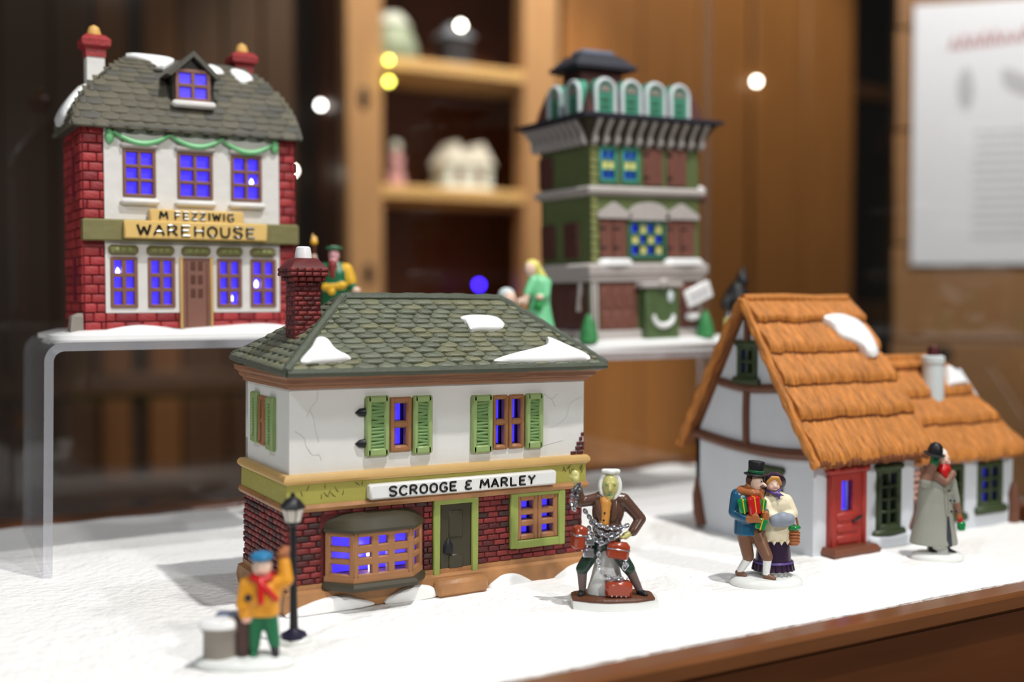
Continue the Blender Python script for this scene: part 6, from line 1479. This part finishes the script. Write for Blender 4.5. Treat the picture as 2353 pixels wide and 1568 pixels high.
def street_lamp(t):
    snowbase(t, 0.85, 0.6, 0.22)
    B().lathe([(0.02, 0.2), (0.62, 0.2), (0.6, 0.38), (0.35, 0.5), (0.2, 0.62), (0.18, 0.9)], (0, 0, 0), 8).obj('foot', 'lamp_navy', t)
    B().lathe([(0.2, 0.6), (0.17, 2.0), (0.15, 5.35), (0.26, 5.45), (0.3, 5.55)], (0, 0, 0), 12).obj('post', 'iron_black', t)
    ln = B().lathe([(0.3, 5.5), (0.34, 5.6), (0.5, 6.25), (0.46, 6.25), (0.3, 5.65)], (0, 0, 0), 6).obj('lantern_frame', 'iron_black', t)
    for k in range(6):
        a0, a1 = rad(60 * k + 4), rad(60 * k + 56)
        B().loft([[(0.335 * math.cos(a), 0.335 * math.sin(a), 5.6) for a in (a0, a1)] + [(0.28 * math.cos(a), 0.28 * math.sin(a), 5.6) for a in (a1, a0)], [(0.5 * math.cos(a), 0.5 * math.sin(a), 6.22) for a in (a0, a1)] + [(0.44 * math.cos(a), 0.44 * math.sin(a), 6.22) for a in (a1, a0)]]).obj('lantern_pane', 'lantern_pane', ln)
    B().lathe([(0.58, 6.2), (0.6, 6.28), (0.34, 6.62), (0.12, 6.75), (0.1, 6.9), (0.02, 6.95)], (0, 0, 0), 6).obj('lantern_cap', 'iron_black', t)
street_lamp(P)

# robed reveller with a torch behind the counting house
P = thing('figurine', 'figurine in green and gold robe holding up a burning torch', 'figurine', (27.9, 72.2, 13.37), -30)
def reveller(t):
    snowbase(t, 1.4, 1.0, 0.25)
    pr = [('l', (0, 0, 0), [(0.05, 0.2), (1.2, 0.22), (1.15, 1.0), (0.95, 2.4), (0.98, 3.4), (0.95, 4.2), (0.5, 4.9)], 'robe_green', 0.8), ('e', (-0.05, -0.1, 5.35), (0.38, 0.4, 0.52), 'face_ruddy'), ('e', (-0.08, -0.48, 5.35), (0.1, 0.1, 0.14), 'face_ruddy'),
          ('c', (-0.7, 0, 4.5), (-1.25, -0.2, 4.3), 0.4, 0.34, 'robe_green'), ('c', (-1.25, -0.2, 4.3), (-1.35, -0.3, 5.1), 0.3, 0.22, 'skin'), ('e', (-1.35, -0.32, 5.25), (0.2, 0.2, 0.22), 'skin'),
          ('c', (0.75, 0, 4.4), (1.05, -0.1, 3.6), 0.45, 0.42, 'robe_gold'), ('c', (1.05, -0.1, 3.6), (1.25, -0.3, 3.1), 0.36, 0.25, 'robe_green'), ('e', (1.45, -0.35, 3.0), (0.34, 0.25, 0.22), 'skin'),
          ('c', (-0.6, -0.6, 3.2), (0.6, -0.62, 3.3), 0.26, 0.26, 'robe_gold')]
    for k in range(4): pr.append(('c', (-1.5 + 0.1 * k, -0.5, 5.2), (-1.45 + 0.08 * k, -0.52, 5.35), 0.08, 0.07, 'skin'))
    bd = fused('body', pr, t, 0.07)
    fused('beard', [('e', (-0.08, -0.32, 4.95), (0.28, 0.2, 0.3), 'face_ruddy'), ('c', (-0.08, -0.45, 4.7), (-0.05, -0.62, 3.9), 0.34, 0.22, 'brick_red')], t, 0.06)
    fused('wreath', [('e', (-0.05 + 0.42 * math.cos(a), -0.05 + 0.4 * math.sin(a), 5.82), (0.18, 0.18, 0.13), 'robe_green') for a in [k * 0.7 for k in range(9)]] + [('e', (-0.05, -0.05, 5.85), (0.4, 0.38, 0.16), 'ceramic_sage')], t, 0.06)
    dots(bd, [(-0.2, -0.48, 5.5), (0.08, -0.47, 5.5)], 0.045, 'iron_black', 'eye')
    tr = B().tube([(-1.35, -0.35, 4.7), (-1.35, -0.35, 5.8), (-1.35, -0.35, 6.0)], [0.12, 0.16, 0.24], 10).obj('torch', 'hair_brown', t)
    fused('flame', [('e', (-1.35, -0.35, 6.2), (0.26, 0.24, 0.24), 'robe_gold'), ('c', (-1.4, -0.35, 6.3), (-1.42, -0.35, 6.75), 0.2, 0.06, 'clay_gold'), ('c', (-1.25, -0.35, 6.3), (-1.2, -0.35, 6.6), 0.16, 0.05, 'clay_gold')], t, 0.05)
    dots(bd, [(-0.1, -0.9, 2.9)], 0.26, 'robe_gold', 'clasp')
reveller(P)

# woman in green, child, hooded figure on the right riser
P = thing('figurine', 'figurine of a blond woman in a pale green dress leaning forward', 'figurine', (42.0, 69.6, 12.0), -30)
def lady(t):
    snowbase(t, 1.5, 1.0, 0.22)
    pr = [('l', (0.35, 0, 0), [(0.05, 0.15), (1.3, 0.2), (1.2, 0.8), (0.85, 2.3), (0.7, 3.2), (0.72, 3.9), (0.6, 4.6), (0.3, 5.0)], 'dress_mint', 0.85), ('e', (-0.25, -0.15, 5.35), (0.42, 0.42, 0.5), 'skin'), ('e', (-0.5, -0.45, 5.3), (0.09, 0.1, 0.1), 'skin'),
          ('c', (-0.1, -0.2, 4.6), (-0.45, -0.6, 3.8), 0.32, 0.26, 'dress_mint'), ('c', (-0.45, -0.6, 3.8), (-0.6, -0.7, 3.2), 0.24, 0.2, 'skin'), ('e', (-0.8, -0.72, 3.3), (0.26, 0.2, 0.22), 'skin'),
          ('c', (0.8, -0.1, 4.5), (0.75, -0.55, 3.65), 0.36, 0.3, 'dress_mint'), ('e', (0.35, -0.8, 3.55), (0.28, 0.2, 0.2), 'skin'), ('c', (0.75, -0.55, 3.65), (0.4, -0.75, 3.55), 0.24, 0.2, 'dress_mint')]
    for k in range(4): pr.append(('c', (-0.95, -0.8, 3.42 - 0.1 * k), (-1.1, -0.9, 3.36 - 0.1 * k), 0.08, 0.06, 'skin'))
    bd = fused('body', pr, t, 0.07)
    fused('hair', [('e', (-0.1, 0.05, 5.55), (0.55, 0.48, 0.48), 'hair_blond'), ('c', (0.1, 0.15, 5.4), (0.75, 0.2, 4.6), 0.42, 0.25, 'hair_blond')], t, 0.07)
    for p, r in (((0.3, -0.75, 3.0), 0.3), ((0.85, -0.9, 0.9), 0.35)): B().ell(p, (r, 0.2, r), 10, 7).obj('leaf_trim', 'dress_leaf', bd)
    dots(bd, [(-0.48, -0.5, 5.45), (-0.22, -0.56, 5.45)], 0.04, 'hair_brown', 'eye')
lady(P)
P.scale = (1.1, 1.1, 1.1)
P = thing('figurine', 'small seated figurine with white cap beside the green-dressed woman', 'figurine', (39.4, 68.9, 12.0), -30)
def child(t):
    snowbase(t, 1.0, 0.8, 0.2)
    bd = fused('body', [('l', (0, 0, 0), [(0.05, 0.15), (0.85, 0.2), (0.8, 1.2), (0.6, 2.2), (0.3, 2.7)], 'slate_blue', 0.85), ('e', (0.1, -0.1, 3.1), (0.42, 0.42, 0.48), 'skin'), ('e', (0.16, -0.5, 3.05), (0.09, 0.1, 0.09), 'skin_pink'), ('c', (0.5, 0, 2.2), (0.9, -0.5, 1.9), 0.28, 0.22, 'slate_blue'), ('e', (1.05, -0.6, 1.9), (0.2, 0.18, 0.18), 'skin'), ('c', (0.3, -0.5, 0.7), (0.9, -0.7, 0.4), 0.3, 0.2, 'orange_brown')], t, 0.07)
    fused('nightcap', [('e', (-0.05, 0.08, 3.35), (0.5, 0.45, 0.42), 'frost'), ('c', (-0.1, 0.2, 3.4), (-0.5, 0.35, 2.9), 0.3, 0.15, 'frost')], t, 0.07)
    dots(bd, [(0.02, -0.48, 3.18), (0.28, -0.47, 3.18)], 0.04, 'iron_black', 'eye')
child(P)
P.scale = (1.22, 1.22, 1.22)
P = thing('figurine', 'figurine wrapped in a hooded black cloak beside a small lantern', 'figurine', (61.9, 70.6, 12.0), -30)
def hooded(t):
    snowbase(t, 1.3, 0.95, 0.22)
    bd = fused('cloaked_body', [('l', (0, 0, 0), [(0.05, 0.15), (1.0, 0.2), (0.9, 1.2), (0.95, 2.6), (1.05, 3.6), (0.75, 4.6), (0.35, 5.2)], 'cloak_black', 0.8), ('e', (0.35, -0.05, 5.3), (0.48, 0.48, 0.6), 'cloak_black'), ('c', (0.35, 0, 5.6), (0.55, 0.15, 6.3), 0.4, 0.1, 'cloak_black'), ('c', (-0.6, 0, 4.2), (-1.1, -0.4, 3.3), 0.4, 0.36, 'cloak_black'), ('c', (-1.1, -0.4, 3.3), (-0.9, -0.7, 2.8), 0.3, 0.2, 'cloak_black'), ('e', (-0.88, -0.74, 2.7), (0.16, 0.14, 0.16), 'stone_grey')], t, 0.07)
    B().ell((0.42, -0.42, 5.3), (0.26, 0.14, 0.34), 12, 8).obj('shadowed_face', 'lining_dark', bd)
    l_ = B().lathe([(0.02, 1.5), (0.28, 1.5), (0.3, 1.9), (0.26, 2.3), (0.02, 2.35)], (-0.88, -0.8, 0), 12).obj('lantern', 'pane_yellow', t)
    B().lathe([(0.3, 2.25), (0.26, 2.5), (0.08, 2.65)], (-0.88, -0.8, 0), 12).obj('lantern_cap', 'silver', l_)
hooded(P)
